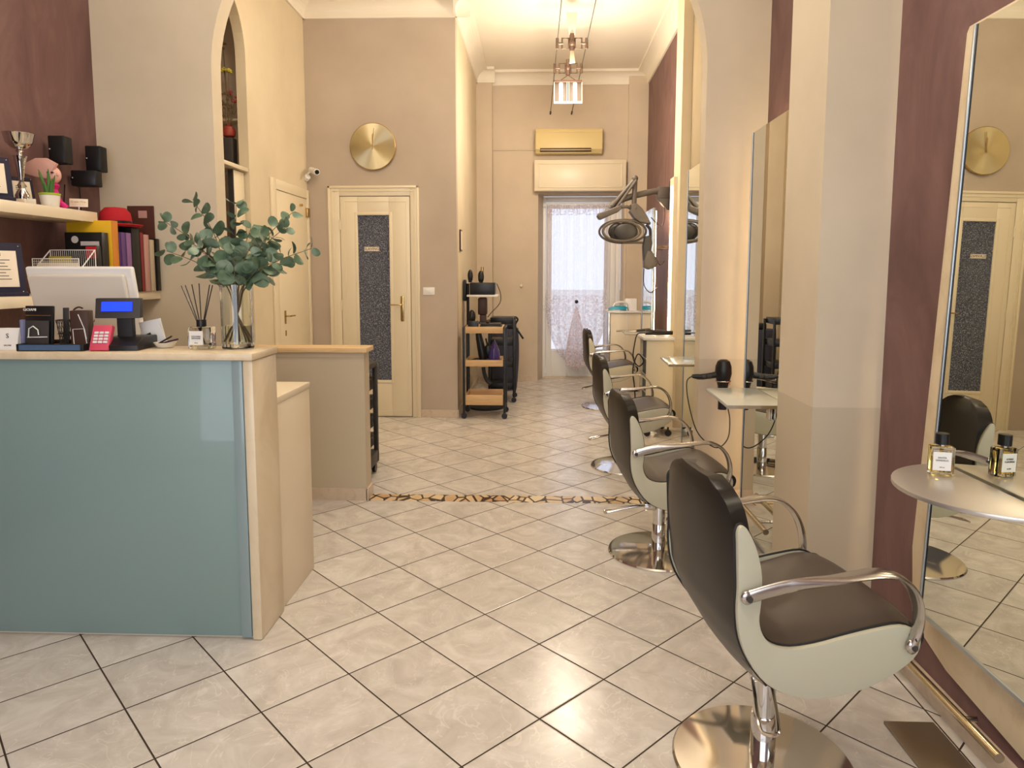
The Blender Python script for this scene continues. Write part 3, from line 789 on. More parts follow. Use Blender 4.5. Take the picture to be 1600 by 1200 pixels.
s = text_bm('GIOIAMI', .015); xf(s, (-.012, -.0175, .150), RX(-6)); obj('lettering', s, M['white'], t)
s = B(); box(s, -.055, .055, -.0035, -.001, .125, .128, rot=RX(-6), piv=(0, 0, 0)); obj('gold_line', s, M['brass'], t)
s = B(); box(s, -.058, -.046, -.02, -.002, 0, .11, .002); obj('side_clip', s, mat('lilac grey plastic', (120, 124, 160), .4), t)
t = thing('pen_cup', 'black wire mesh pen cup on the counter tray', 'cup', (-1.918, 2.755, ZB))
s = B()
for k in range(20):
    a = 2*math.pi*k/20; a2 = a+.9
    tube(s, [(.026*math.cos(a), .026*math.sin(a), .002), (.036*math.cos(a2), .036*math.sin(a2), .105)], .0011, 4)
    tube(s, [(.026*math.cos(a), .026*math.sin(a), .002), (.036*math.cos(a-.9), .036*math.sin(a-.9), .105)], .0011, 4)
for z, r_ in ((.002, .026), (.105, .036), (.05, .031)): tube(s, [(r_*math.cos(2*math.pi*k/24), r_*math.sin(2*math.pi*k/24), z) for k in range(24)], .0018, 5, True)
lathe(s, [(0, .0), (.026, .0), (.026, .003), (0, .003)], seg=24)
obj('mesh_wall', s, M['black'], t)
s = B(); box(s, -.015, .010, -.004, .0, .01, .155, .001, rot=RX(-4), piv=(0, 0, 0)); obj('card_strip', s, M['greydark'], t)
t = thing('brown_box', 'dark brown gift box with thin white ribbon on the counter tray', 'box', (-1.845, 2.745, ZB), 4)
obj('box_body', box(B(), -.035, .035, -.022, .022, 0, .145, .003), M['brownbox'], t)
s = B(); tube(s, [(-.022, -.024, .005), (-.024, -.024, .07), (.02, -.024, .072), (.03, -.024, .0)], .0016, 5); tube(s, [(.0, -.024, .13), (.022, -.024, .07), (.028, -.024, .03)], .0016, 5); obj('ribbon', s, M['white'], t)
t = thing('brown_bag', 'small dark brown gift bag with loop handle beside the brown box', 'bag', (-1.895, 2.80, ZB), 0)
s = B(); box(s, -.028, .028, -.012, .012, 0, .10, .003); obj('bag_body', s, M['brownbox'], t)
s = B(); tube(s, smooth_pts([(-.022, 0, .10), (-.020, 0, .14), (.002, 0, .155), (.02, 0, .15)], 5), .0035, 6); obj('handle', s, M['brownbox'], t)
t = thing('card_holder', 'white folded card display with small logo at the left end of the counter', 'card', (-2.10, 2.70, ZT), 3)
s = B(); prism(s, [(-.02, 0), (.05, 0), (.03, .085), (.0, .085)], 'x', -.10, .025, .002); obj('card_body', s, M['white'], t)
s = xf(text_bm('S', .026), (-.015, -.013, .055)); obj('logo', s, M['ink'], t)
s = xf(text_bm('SALONE', .008), (-.012, -.0195, .018)); obj('lettering', s, M['ink'], t)
t = thing('paper_stack', 'white papers leaning behind the blue display', 'papers', (-1.605, 2.86, ZT), 0)
s = B(); box(s, -.05, .045, .0, .004, 0, .12, rot=RY(-12), piv=(.045, 0, 0)); box(s, -.03, .06, -.010, -.007, 0, .10, rot=RY(-24), piv=(.06, 0, 0)); obj('sheets', s, M['white'], t)
s = B(); box(s, -.015, .012, -.0125, -.0112, .055, .085, rot=RY(-24), piv=(.06, 0, 0)); box(s, -.012, .000, -.0125, -.0112, .03, .045, rot=RY(-24), piv=(.06, 0, 0)); obj('print', s, M['ink'], t)
t = thing('pen_dish', 'small white dish with dark pens behind the reed diffuser', 'dish', (-1.535, 2.80, ZT), 0)
s = B(); lathe(s, [(.0, .0), (.03, .001), (.045, .022), (.042, .022), (.028, .005), (0, .004)], seg=28); obj('bowl', s, M['glaze'], t)
s = B(); tube(s, [(-.035, .0, .012), (.035, -.01, .048)], .0035, 8); obj('pen', s, M['black'], t)
s = B(); tube(s, [(-.035, .01, .012), (.05, .01, .034)], .0035, 8); obj('pen', s, mat('plum pen plastic', (70, 36, 60), .4), t)

# computer monitor seen from behind
t = thing('desktop_computer', 'white all in one computer seen from behind on the desk', 'computer', (-2.035, 3.14, .9405))
s = B(); box(s, -.25, .24, -.012, .012, .09, .565, .010, 3, rot=RX(12), piv=(0, 0, .09)); obj('screen_housing', s, M['white'], t)
s = B(); box(s, -.235, .21, -.034, -.012, .11, .535, .012, 3, rot=RX(12), piv=(0, 0, .09)); obj('back_cover', s, mat('pale grey back cover', (216, 208, 196), .35), t)
s = B(); tube(s, [(-.08, -.036, .33), (-.08, -.038, .322), (.04, -.038, .322), (.04, -.036, .33)], .002, 5); xf(s); bmesh.ops.rotate(s, cent=(0, 0, .09), matrix=RX(12), verts=s.verts); obj('stand_slot', s, M['greydark'], t)
s = B(); box(s, -.05, .05, -.0, .03, .0, .2, .004); box(s, -.12, .12, -.09, .11, 0, .012, .004); obj('stand', s, M['white'], t)

# ------------------------------------------------------------------ left shelves
t = thing('wall_shelf', 'upper cream floating shelf on the mauve wall holding the trophy', 'shelf', (0, 0, 0))
obj('board', box(B(), XP+.002, -2.50, 2.4, 3.91, 1.752, 1.809, .002), M['white_lam'], t)
t = thing('wall_shelf', 'lower cream floating shelf on the mauve wall holding the books', 'shelf', (0, 0, 0))
obj('board', box(B(), XP+.002, -2.395, 2.4, 4.343, 1.305, 1.356, .002), M['white_lam'], t)
ZU, ZL = 1.8095, 1.3565
def plaque(loc, rz, label, h=.27, wd=.20, txt=True):
    t = thing('award_plaque', label, 'plaque', loc, rz)
    s = B(); box(s, -wd/2, wd/2, -.012, .012, 0, h, .006, rot=RX(-14), piv=(0, 0, 0)); box(s, -wd/2, wd/2, -.05, .08, 0, .018, .003); obj('velvet_board', s, M['navy'], t)
    s = B(); box(s, -wd*.36, wd*.36, -.016, -.0125, h*.16, h*.84, .0005, rot=RX(-14), piv=(0, 0, 0)); obj('certificate', s, M['paper'], t)
    s = B()
    for i in range(7): box(s, -wd*.22, wd*.22-(i % 3)*.01, -.0175, -.0162, h*(.30+.06*i), h*(.30+.06*i)+.003, rot=RX(-14), piv=(0, 0, 0))
    box(s, -.01, .01, -.0175, -.0162, h*.74, h*.80, rot=RX(-14), piv=(0, 0, 0))
    obj('lettering', s, M['ink'], t)
    for sx in (-1, 1):
        for zz in (.07, .93):
            s = B(); ball(s, (sx*wd*.42, -.014, h*zz), .004, 8)
            bmesh.ops.rotate(s, cent=(0, 0, 0), matrix=RX(-14), verts=s.verts); obj('stud', s, M['chrome'], t)
    return t
plaque((-2.60, 3.265, ZU), 48, 'navy velvet award plaque standing left of the silver trophy', .22, .18)
plaque((-2.53, 3.20, ZL), 48, 'navy velvet award plaque on the lower shelf behind the monitor', .26, .20)
tp = plaque((-2.685, 3.585, ZU), 58, 'narrow brown framed certificate leaning behind the potted aloe', .16, .12)
t = thing('trophy_cup', 'tall silver trophy cup on the upper shelf', 'trophy', (-2.615, 3.49, ZU))
s = B(); lathe(s, [(.03, .03), (.032, .05), (.014, .085), (.020, .10), (.010, .115), (.013, .13), (.024, .215), (.030, .24), (.032, .245), (.012, .25), (.010, .262), (.018, .27), (.010, .278)], seg=28); obj('stem', s, M['chrome_sh'], t)
s = B(); lathe(s, [(.010, .277), (.035, .285), (.058, .31), (.068, .352), (.071, .356), (.066, .355), (.055, .313), (.03, .292), (0, .29)], seg=36, caps=False); obj('bowl', s, M['chrome_sh'], t)
s = B(); box(s, -.035, .035, -.035, .035, 0, .03, .003); obj('plinth', s, M['paper'], t)
t = thing('potted_aloe', 'small aloe in a white pot with lime rim on the upper shelf', 'plant', (-2.565, 3.62, ZU+.0))
s = B(); lathe(s, [(.034, .0), (.040, .002), (.048, .062), (.044, .062), (.036, .05), (0, .05)], seg=28); obj('pot', s, M['glaze'], t)
s = B(); lathe(s, [(.0475, .062), (.050, .064), (.050, .074), (.044, .074), (.044, .062)], seg=28); obj('rim', s, M['lime'], t)
s = B()
for i, (dx, dy, h, r_) in enumerate(((-.045, -.01, .13, .012), (-.06, .01, .15, .010), (.0, .0, .15, .013), (.025, .015, .12, .011), (.03, -.015, .10, .010), (-.02, .02, .11, .012), (-.015, -.02, .09, .012))):
    P_ = smooth_pts([(dx*.2, dy*.2, .05), (dx*.5, dy*.5, .05+h*.5), (dx, dy, .05+h)], 4)
    tube(s, P_, [r_*(1-(k/(len(P_)-1))**2*.9) for k in range(len(P_))], 8)
obj('leaves', s, M['aloe'], t)
t = thing('ornamental_doll', 'pink ceramic lady ornament with wide hat on the upper shelf', 'ornament', (-2.63, 3.74, ZU))
s = B(); lathe(s, [(.045, 0), (.05, .02), (.03, .08), (.022, .11), (.034, .13), (.015, .15), (.013, .165)], seg=24); obj('dress', s, M['pinkfab'], t)
s = B(); ball(s, (.01, -.004, .185), (.040, .034, .046)); ball(s, (.045, -.02, .185), (.008, .008, .010), 8); obj('head', s, M['skinpaint'], t)
s = B(); prism(s, [(-.10, .02), (-.085, .075), (-.03, .10), (.03, .10), (.085, .07), (.03, -.01), (-.03, .0)], 'y', -.012, .012, .005, 2); xf(s, (-.03, -.03, .17)); obj('hat', s, M['skinpaint'], t)
s = B(); box(s, .022, .035, -.042, -.036, .19, .197); box(s, .0, .012, -.042, -.038, .19, .197); obj('painted_eyes', s, M['navy'], t)
s = B(); tube(s, smooth_pts([(.0, -.035, .145), (.02, -.05, .09), (.06, -.05, .04), (.09, -.03, .006)], 6), .016, 10); obj('scarf', s, M['pinkfab'], t)
s = B(); ball(s, (.03, -.055, .02), (.022, .015, .02), 10); obj('rosette', s, M['glaze'], t)
t = thing('place_card', 'small cream card on a glass stand at the end of the upper shelf', 'card', (-2.565, 3.85, ZU), 25)
s = B(); lathe(s, [(.018, 0), (.018, .003), (.004, .006), (.005, .03), (0, .031)], seg=16); obj('stand', s, M['chrome_sh'], t)
s = B(); box(s, -.045, .045, -.003, .001, .025, .072, .0005, rot=RX(-15), piv=(0, 0, .03)); obj('card', s, M['paper'], t)
s = text_bm('Grazie Mille', .015); xf(s, (0, -.014, .052), RX(-15)); obj('lettering', s, M['brass'], t)
tag(obj('name_block', box(B(), -.02, .02, -.01, .01, 0, .028, .002), M['offwhite']), 'small off white name block at the foot of the silver trophy', 'block', None, (-2.545, 3.455, ZU), 35)
# speakers
def speaker(loc, rz, rx, label, wide=False):
    t = thing('satellite_speaker', label, 'speaker', loc, rz, None)
    w_, h = (.07, .045) if wide else (.045, .075)
    s = B(); box(s, -w_, w_, -.04, .04, -h, h, .006); obj('cabinet', s, M['blackmat'], t)
    s = B(); box(s, -w_+.005, w_-.005, -.044, -.040, -h+.005, h-.005, .002); obj('grille', s, M['black'], t)
    s = B(); ball(s, (-w_+.012, -.046, 0), .0035, 8); obj('indicator', s, M['white'], t)
    s = B(); cyl(s, (-w_+.0, .01, 0), (-w_-.02, .01, 0), .010); obj('mount', s, M['blackmat'], t)
    t.rotation_euler = (math.radians(rx), 0, math.radians(rz)); return t
speaker((-2.67, 3.88, 2.15), 6, 0, 'black satellite speaker nearest the trophy on the mauve wall')
speaker((-2.665, 4.19, 2.15), 6, 0, 'black satellite speaker closest to the wall corner')
speaker((-2.66, 4.08, 2.02), 10, 0, 'wide black centre speaker mounted below two others', True)
s = B(); tube(s, [(XP+.006, 4.02, 1.98), (XP+.006, 4.0, 1.85), (XP+.006, 3.99, 1.76)], .003, 5); tube(s, [(XP+.006, 4.15, 1.98), (XP+.006, 4.155, 1.8), (XP+.006, 4.16, 1.36)], .003, 5)
tag(obj('speaker_cable', s, M['black']), 'thin black speaker cables running down the mauve wall', 'cable')
# lower shelf books
def book(name, label, y0, y1, x1, ztop, m, dep=.2, pages=True, zb=ZL):
    t = thing(name, label, 'book', (x1-dep/2, (y0+y1)/2, zb)); th = (y1-y0)/2; h = ztop-zb
    s = B(); box(s, -dep/2, dep/2, -th, -th+.003, 0, h); box(s, -dep/2, dep/2, th-.003, th, 0, h); box(s, dep/2-.004, dep/2, -th, th, 0, h, .001); obj('cover', s, m, t)
    s = B(); box(s, -dep/2+.006, dep/2-.005, -th+.0035, th-.0035, .004, h-.004); obj('pages', s, M['beigebook'], t); return t
bx = -2.385
book('book', 'dark violet book beside the yellow folder', 3.932, 3.980, bx, 1.70, M['violet'])
book('book', 'lilac book between violet and black spines', 3.983, 4.034, bx, 1.70, M['lilac'])
book('book', 'thick black book in the middle of the shelf row', 4.038, 4.122, bx, 1.735, M['black'])
book('book', 'dark red thin book right of the thick black one', 4.126, 4.158, bx, 1.71, M['darkred'])
book('book', 'tall dusty pink book near the end of the shelf', 4.161, 4.22, bx, 1.70, M['pinkbook'])
book('book', 'beige book second from the wall corner', 4.223, 4.276, bx, 1.672, M['beigebook'])
book('book', 'black slim book with white mark at the wall corner', 4.279, 4.318, bx+.01, 1.68, M['black'])
t = thing('yellow_folder', 'large yellow box folder standing on the lower shelf', 'folder', (-2.53, 3.90, ZL))
s = B(); box(s, -.13, .13, -.028, .028, 0, .405, .002); obj('box_body', s, M['yellow'], t)
s = B(); box(s, .1305, .133, -.028, .028, 0, .405); obj('spine', s, M['orange'], t)
t = thing('brown_board', 'dark brown board with pale label standing behind the books', 'board', (-2.475, 4.335, ZL))
obj('panel', box(B(), -.10, .065, -.005, .006, 0, .53), M['brownboard'], t)
s = B(); box(s, -.03, .025, -.0065, -.0055, .455, .50); obj('label_square', s, M['pinkbook'], t)
t = thing('red_hat', 'red felt bowler hat with black band on top of the books', 'hat', (-2.485, 4.055, 1.7355))
s = B(); lathe(s, [(.0, .004), (.085, .004), (.125, .0), (.145, .012), (.143, .016), (.12, .006), (.085, .010)], seg=40, caps=False)
bmesh.ops.scale(s, vec=(1, 1, 1), verts=s.verts); obj('brim', s, M['red'], t)
s = B(); lathe(s, [(.088, .008), (.086, .05), (.080, .085), (.055, .112), (.0, .118)], seg=40, caps=False); obj('crown', s, M['red'], t)
s = B(); lathe(s, [(.0895, .012), (.0885, .036)], seg=40, caps=False); obj('hat_band', s, M['black'], t)
t = thing('black_gift_box', 'black product box with white print in front of the yellow folder', 'box', (-2.50, 3.825, ZL))
obj('box_body', box(B(), -.12, .09, -.03, .03, 0, .335, .002), M['black'], t)
s = B(); lathe(s, [(.020, 0), (.020, .001)], seg=20); xf(s, (-.062, -.0305, .295), RX(90)); box(s, -.03, .075, -.0315, -.0305, .23, .285); obj('print', s, mat('pale print', (190, 180, 176), .6), t)
t = thing('red_carton', 'small black carton with red label in front of the black product box', 'carton', (-2.46, 3.765, ZL))
s = B(); box(s, -.04, .05, -.022, .022, 0, .26, .004); obj('carton_body', s, M['black'], t)
s = B(); box(s, -.008, .05, -.026, -.0225, .19, .255, .001); obj('red_label', s, M['red'], t)
t = thing('letter_rack', 'white wire mesh letter rack with papers above the computer', 'rack', (-2.535, 3.66, ZL), 0)
s = B()
for dy, h in ((-.07, .185), (.07, .235)): tube(s, [(-.125, dy, 0), (-.125, dy, h), (.125, dy, h), (.125, dy, 0)], .0035, 5)
for sx in (-.125, .125):
    tube(s, [(sx, -.07, .12), (sx, .07, .235)], .0035, 5)
for i in range(1, 22): x_ = -.125+.25*i/22; tube(s, [(x_, -.07, 0), (x_, -.07, .185)], .001, 4); tube(s, [(x_, .07, .1), (x_, .07, .235)], .001, 4)
for i in range(1, 14): z_ = .185*i/14; tube(s, [(-.125, -.07, z_), (.125, -.07, z_)], .001, 4)
tube(s, [(-.125, -.07, .003), (.125, -.07, .003), (.125, .07, .003), (-.125, .07, .003)], .003, 5, True)
obj('wire_frame', s, M['white'], t)
s = B(); box(s, -.115, .10, -.045, -.040, .004, .165); obj('card', s, M['paper'], t)
s = B(); box(s, -.10, .02, .02, .03, .004, .20); obj('yellow_notes', s, mat('mustard paper', (180, 160, 50), .7), t)

# ------------------------------------------------------------------ styling stations
# mirrors: far edge y1, near edge y0
def mirror(y0, y1, z0, z1, label, led_far=True, led_near=False, x=None, yaw=-WR, roll=0, taper=0):
    ym = (y0+y1)/2; X = (x if x is not None else XW(ym)-.065)
    t = thing('styling_mirror', label, 'mirror', (X, ym, 0)); L_ = (y1-y0)/2
    t.rotation_euler = (0, math.radians(roll), math.radians(yaw))
    P_ = [(-L_, z0), (L_+taper, z0), (L_, z1), (-L_, z1)]
    s = B(); prism(s, P_, 'x', -.004, 0); obj('mirror_glass', s, M['mirror'], t)
    s = B(); prism(s, P_, 'x', .0012, .022); obj('backing', s, M['offwhite'], t)
    s = B(); e = .011
    prism(s, [(L_+taper, z0-e), (L_+taper+e, z0-e), (L_+e, z1), (L_, z1)], 'x', -.009, .022, .0015)
    box(s, -.009, .022, -L_-e, -L_, z0-e, z1, .0015); prism(s, [(-L_, z0-e), (L_+taper, z0-e), (L_+taper, z0), (-L_, z0)], 'x', -.009, .022)
    obj('edge_trim', s, M['trim_metal'], t)
    s = B(); prism(s, [(L_+taper-.006, z0), (L_+taper-.002, z0), (L_-.002, z1), (L_-.006, z1)], 'x', -.0052, -.0045); obj('gap_line', s, M['black'], t)
    g = XW(ym)-X-.03
    for yy in (-L_*.5, L_*.5):
        for zz in (z0+.5, z1-.4):
            s = B(); cyl(s, (.0225, yy, zz), (g, yy, zz), .02); obj('standoff', s, M['chrome'], t)
    if led_far: obj('led_strip', box(B(), .026, .034, L_-.045, L_-.015, max(.12, z0), z1-.03), M['led'], t)
    if led_near: obj('led_strip', box(B(), .026, .034, -L_+.02, -L_+.04, max(.12, z0), z1-.03), M['led'], t)
    obj('led_strip', box(B(), .026, .034, -L_+.08, L_-.08, z1-.05, z1-.03), M['led'], t)
    return t
m1 = mirror(.95, 2.225, .335, 2.215, 'large wall mirror nearest the camera reflecting the gold clock', x=1.299, yaw=0, roll=.7, taper=.065)
mirror(3.22, 3.99, .02, 2.245, 'tall backlit mirror between the beige pillar and the arch', x=1.20, yaw=0)
mirror(4.72, 5.66, .02, 2.28, 'tall backlit mirror just beyond the arch reflecting the curtained window', x=1.20, yaw=0)
mirror(7.38, 8.02, .25, 2.15, 'narrow backlit mirror farthest away at the end of the mauve wall', False, True, x=1.21, yaw=0)
# cream board behind the first mirror
s = B(); prism(s, [(2.308, 2.215), (2.296, 2.232), (.9, 2.232), (.9, .08), (1.50, .10), (1.86, .14), (2.20, .175), (2.36, .225), (2.425, .36), (2.440, .50)], 'x', 1.341, 1.351, .001)
o = tag(obj('mirror_backboard', s, M['marble']), 'cream board with rounded lower corner behind the nearest mirror', 'board')
# tables
def half_table(label, y, z, r):
    X = XW(y)-.062
    t = thing('styling_table', label, 'table', (X, y, z-.02)); pts = [(-r*math.cos(math.pi*(i/30-.5)), r*math.sin(math.pi*(i/30-.5))) for i in range(31)]
    s = B(); prism(s, pts, 'z', .006, .020, .003); obj('tabletop', s, M['steel_top'], t)
    s = B(); tube(s, [(-.02, 0, -.02), (-.05, 0, .0), (-.16, 0, .004)], .010, 8); box(s, -.012, 0, -.03, .03, -.06, .005, .003); obj('bracket', s, M['chrome'], t)
    return t
half_table('half round steel table on the nearest mirror with perfume bottles', 1.95, .865, .262)
def hex_table(label, y0, y1, x0, z, cut):
    X = 1.1945 if y0 < 7 else 1.2045
    t = thing('styling_table', label, 'table', (X, (y0+y1)/2, z-.02)); L_ = (y1-y0)/2; d_ = X-x0
    s = B(); prism(s, [(0, -L_), (-d_, -L_), (-d_+.02, L_*.95), (-d_+cut, L_), (0, L_)], 'z', .004, .020, .002); obj('tabletop', s, M['shelf_glass'], t)
    s = B(); box(s, -d_*.7, 0, -.03, .03, -.02, .003, .003); box(s, -.014, -.001, -.03, .03, -.10, .0, .003); obj('bracket', s, M['chrome'], t)
    s = B(); prism(s, [(0, -L_-.003), (-d_-.003, -L_-.003), (-d_-.003, -L_), (0, -L_)], 'z', .004, .020); obj('steel_edge', s, M['chrome'], t)
    return t
hex_table('glass table with angled end beside the black hair dryer', 3.28, 3.79, .905, .845, .04)
hex_table('glass table on the mirror just beyond the arch', 4.78, 5.24, .91, .845, .04)
hex_table('small pale table on the farthest mirror crowded with tools', 7.42, 7.92, .94, .83, .03)

# footrests
def footrest(label, y0, y1, x, z, plate, x1=1.345):
    t = thing('footrest', label, 'footrest', (x, (y0+y1)/2, 0)); L_ = (y1-y0)/2
    s = B(); cyl(s, (0, -L_, z), (-.0, L_, z), .014); obj('bar', s, mat('champagne metal', (206, 194, 168), .2, 1), t)
    for a_, b_ in ((-L_-.004, -L_), (L_, L_+.004)): s = B(); cyl(s, (0, a_, z), (0, b_, z), .0145); obj('end_cap', s, M['alu'], t)
    for f_ in (-.5, .6): s = B(); cyl(s, (0, L_*f_, z), (x1-x, L_*f_, z), .008); obj('bracket', s, M['alu'], t)
    if plate:
        a, b, c, e = plate; s = B(); box(s, a-x, b-x, c-(y0+y1)/2, e-(y0+y1)/2, 0, .010, .002); obj('floor_plate', s, M['steel_plate'], t)
    return t
footrest('chrome footrest bar with brown floor plate below the nearest mirror', 1.87, 2.55, 1.300, .115, (1.140, 1.30, 1.62, 2.18))
footrest('chrome footrest bar with floor plate below the second mirror', 3.35, 3.92, 1.13, .20, (.93, 1.11, 3.25, 3.70), 1.194)

# perfume bottles on the half table
def bottle(loc, rz, label, side):
    t = thing('perfume_bottle', label, 'bottle', loc, rz, None)
    s = B(); box(s, -.033, .033, -.018, .018, 0, .088, .005); obj('glass_body', s, M['glass'], t)
    s = B(); box(s, -.0275, .0275, -.013, .013, .010, .078, .003); obj('perfume', s, M['perfume'], t)
    s = B(); lathe(s, [(.010, .088), (.010, .094)], seg=20); obj('neck', s, M['alu'], t)
    s = B(); lathe(s, [(.0185, .094), (.0185, .125), (.017, .1265)], seg=28); obj('cap', s, M['black'], t)
    s = B(); a = -.0195 if side < 0 else -.0195
    box(s, -.027, .022, -.0192, -.0185, .016, .072); obj('bottle_label', s, M['white'], t)
    s = B(); merge(s, xf(text_bm('SANTA', .0075), (-.003, -.0196, .055))); merge(s, xf(text_bm('SANDALO', .0075), (-.003, -.0196, .047))); merge(s, xf(text_bm('100 ml', .005), (-.003, -.0196, .026)))
    obj('lettering', s, M['ink'], t); return t
bottle((1.215, 2.085, .8655), -12, 'amber perfume bottle with white label on the half round table', -1)

# ------------------------------------------------------------------ hairdressing chairs
def make_chair(label, lever=0):
    t = thing('styling_chair', label, 'chair')
    W = .245
    pan = [(-.204, .768), (-.196, .784), (-.180, .779), (-.160, .745), (-.145, .705), (-.134, .65), (-.134, .58), (-.137, .535), (-.125, .495), (-.098, .468), (-.050, .455), (.02, .460), (.10, .476), (.18, .490), (.255, .497), (.300, .478),
           (.312, .445), (.295, .405), (.24, .365), (.175, .335), (.10, .317), (.03, .312), (-.04, .324), (-.11, .362), (-.16, .425), (-.188, .49), (-.198, .56), (-.197, .62), (-.200, .68), (-.203, .74)]
    sp = [(p.x, p.y) for p in smooth_pts([(a, b, 0) for a, b in pan], 3, True)]
    for sg in (-1, 1):
        y0, y1 = (W-.004, W+.018) if sg > 0 else (-W-.018, -W+.004)
        s = B(); prism(s, sp, 'y', y0, y1, .005, 2); obj('side_panel', s, M['cream_shell'], t)
    # piping line round each panel
    for sg in (-1, 1):
        s = B(); tube(s, [(a, sg*(W+.001), b) for a, b in sp], .0045, 6, True); obj('piping', s, M['piping'], t)
    # backrest: lofted upwards; each ring = inner and outer curve across the chair
    tab = [  # z, u_front(centre), u_rear(centre), half width, rear side pull (u at the sides)
        (.34, -.105, -.125, .235, -.10), (.42, -.125, -.172, .243, -.155), (.50, -.138, -.200, .246, -.186), (.60, -.146, -.215, .248, -.196),
        (.70, -.158, -.226, .248, -.202), (.755, -.166, -.230, .244, -.203), (.795, -.172, -.232, .228, -.206), (.825, -.180, -.232, .198, -.209), (.848, -.188, -.229, .152, -.213), (.864, -.200, -.221, .095, -.215)]
    rings = []
    zs = [.34+(.80-.34)*i/22 for i in range(22)]+[.80+.064*i/8 for i in range(9)]
    for z in zs:
        uf, ur, hw, us = lerp_table(tab, z)
        ring = []
        n = 18
        for i in range(n+1):   # rear from -y to +y
            v = -1+2*i/n; e = abs(v)**2.6
            ring.append((ur+(us+.0-ur)*e, v*hw, z))
        for i in range(1, n):  # front back again
            v = 1-2*i/n; e = abs(v)**2.2
            f = uf+(us+.06-uf)*e*.9
            ring.append((f, v*hw*.985, z))
        rings.append(ring)
    s = B(); loft(s, rings); fix(s)
    o = obj('backrest', s, M['leather'], t, True, 60)
    # rolled rim over the top edge
    # seat cushion with rolled nose
    st = [(-.15, .50, .40), (-.10, .478, .37), (-.03, .462, .35), (.05, .466, .35), (.14, .486, .36), (.22, .506, .375), (.28, .508, .395), (.318, .488, .415), (.332, .455, .43)]
    rings = []
    for k in range(25):
        u = -.15+(.332+.15)*k/24; zt, zb = lerp_table(st, u)
        hw = W-.006; ring = []
        n = 14
        for i in range(n+1):
            v = -1+2*i/n; ring.append((u, v*hw, zt-.016*abs(v)**5+.006*math.cos(v*1.5)))
        for i in range(n+1):
            v = 1-2*i/n; ring.append((u, v*hw, zb))
        rings.append(ring)
    s = B(); loft(s, rings); fix(s); obj('seat', s, M['leather_seat'], t, True, 50)
    # nose roll
    s = B(); cyl(s, (.300, -W+.002, .452), (.300, W-.002, .452), .034, seg=20); obj('seat_nose', s, M['leather'], t)
    # under shell
    lo = [(.295, .412), (.24, .370), (.175, .340), (.10, .322), (.03, .317), (-.04, .329), (-.11, .367), (-.155, .425)]
    P_ = [(p.x, p.y) for p in smooth_pts([(a, b, 0) for a, b in lo], 3)]
    s = B(); prism(s, P_+[(a, b+.02) for a, b in P_[::-1]], 'y', -W+.003, W-.003); obj('under_shell', s, M['cream_shell'], t)
    # arms
    ap = [(-.178, .606), (-.12, .624), (-.05, .640), (.03, .648), (.10, .657), (.155, .661), (.208, .650), (.253, .612), (.278, .560), (.286, .500), (.276, .448)]
    P2 = smooth_pts([(a, 0, b) for a, b in ap], 4); n = len(P2)
    for sg in (-1, 1):
        pts = []; sec = []
        for i, p in enumerate(P2):
            f = i/(n-1)
            off = W+.030+.022*math.sin(math.pi*min(1, f*1.05))
            pts.append((p.x, sg*off, p.z))
            sec.append(tuple(lerp_table([(0, .006, .017), (.15, .007, .018), (.35, .024, .009), (.6, .030, .008), (.8, .023, .009), (1, .012, .013)], f)))
        s = B(); tube(s, pts, .01, 12, False, sec, (0, 1, 0))
        ball(s, pts[0], (.019, .008, .019), 12); ball(s, pts[-1], (.017, .011, .022), 12)
        a_ = obj('armrest', s, M['alu'], t)
        for (bx_, bz_, br_) in ((pts[0][0], pts[0][2], .008), (pts[-1][0], pts[-1][2], .008), (pts[-1][0]+.004, pts[-1][2]+.024, .006)):
            s = B(); cyl(s, (bx_, sg*(W+.016), bz_), (bx_, sg*(W+.044), bz_), br_, seg=12); obj('bolt', s, M['greydark'], a_)
    return t
def chair_base(t, drop, lever):
    """pedestal of a chair; drop = how far the seat unit is raised above the lowest setting"""
    z0 = -drop
    C_ = (.022, 0, 0)
    s = B(); lathe(s, [(.262, z0), (.264, z0+.006), (.258, z0+.013), (.15, z0+.020), (.06, z0+.026), (.0, z0+.027)], C_, seg=72); obj('base_plate', s, M['chrome_sh'], t)
    s = B(); lathe(s, [(.036, z0+.024), (.036, z0+.155), (.034, z0+.158)], C_, seg=32); obj('column_collar', s, M['chrome_sh'], t)
    s = B(); lathe(s, [(.0325, z0+.157), (.0325, .300)], C_, seg=32); obj('column', s, M['chrome_sh'], t)
    s = B(); box(s, -.09, .09, -.07, .07, .298, .322, .006); lathe(s, [(.045, .27), (.045, .30)], C_, seg=24); obj('mount', s, M['greydark'], t)
    s = B(); a = math.radians(lever); c_, s_ = math.cos(a), math.sin(a)
    def q(u, v, z): return (u*c_-v*s_, u*s_+v*c_, z)
    tube(s, smooth_pts([q(.03, .022, .262), q(.12, .024, .252), q(.24, .024, .225), q(.262, .014, .215), q(.262, -.014, .215), q(.24, -.024, .222), q(.12, -.024, .240), q(.03, -.022, .245)], 5), .0055, 8)
    obj('pump_lever', s, M['chrome'], t)
    s = B(); box(s, .0, .06, -.03, .03, .235, .272, .006); bmesh.ops.rotate(s, cent=(0, 0, 0), matrix=RZ(lever), verts=s.verts); obj('lever_mount', s, M['chrome'], t)
proto = make_chair('brown and cream salon chair nearest the camera with chrome arms')
chairs = [((.662, 1.98), 9, .055, 250, None),
          ((.625, 3.57), 6, .0, 175, 'brown and cream salon chair second from the camera, its lever pointing left'),
          ((.66, 5.22), 4, .0, 185, 'brown and cream salon chair third from the camera, by the table beyond the arch'),
          ((.74, 7.62), 3, .0, 200, 'brown and cream salon chair farthest away, in front of the white cabinet')]
trees = [proto]
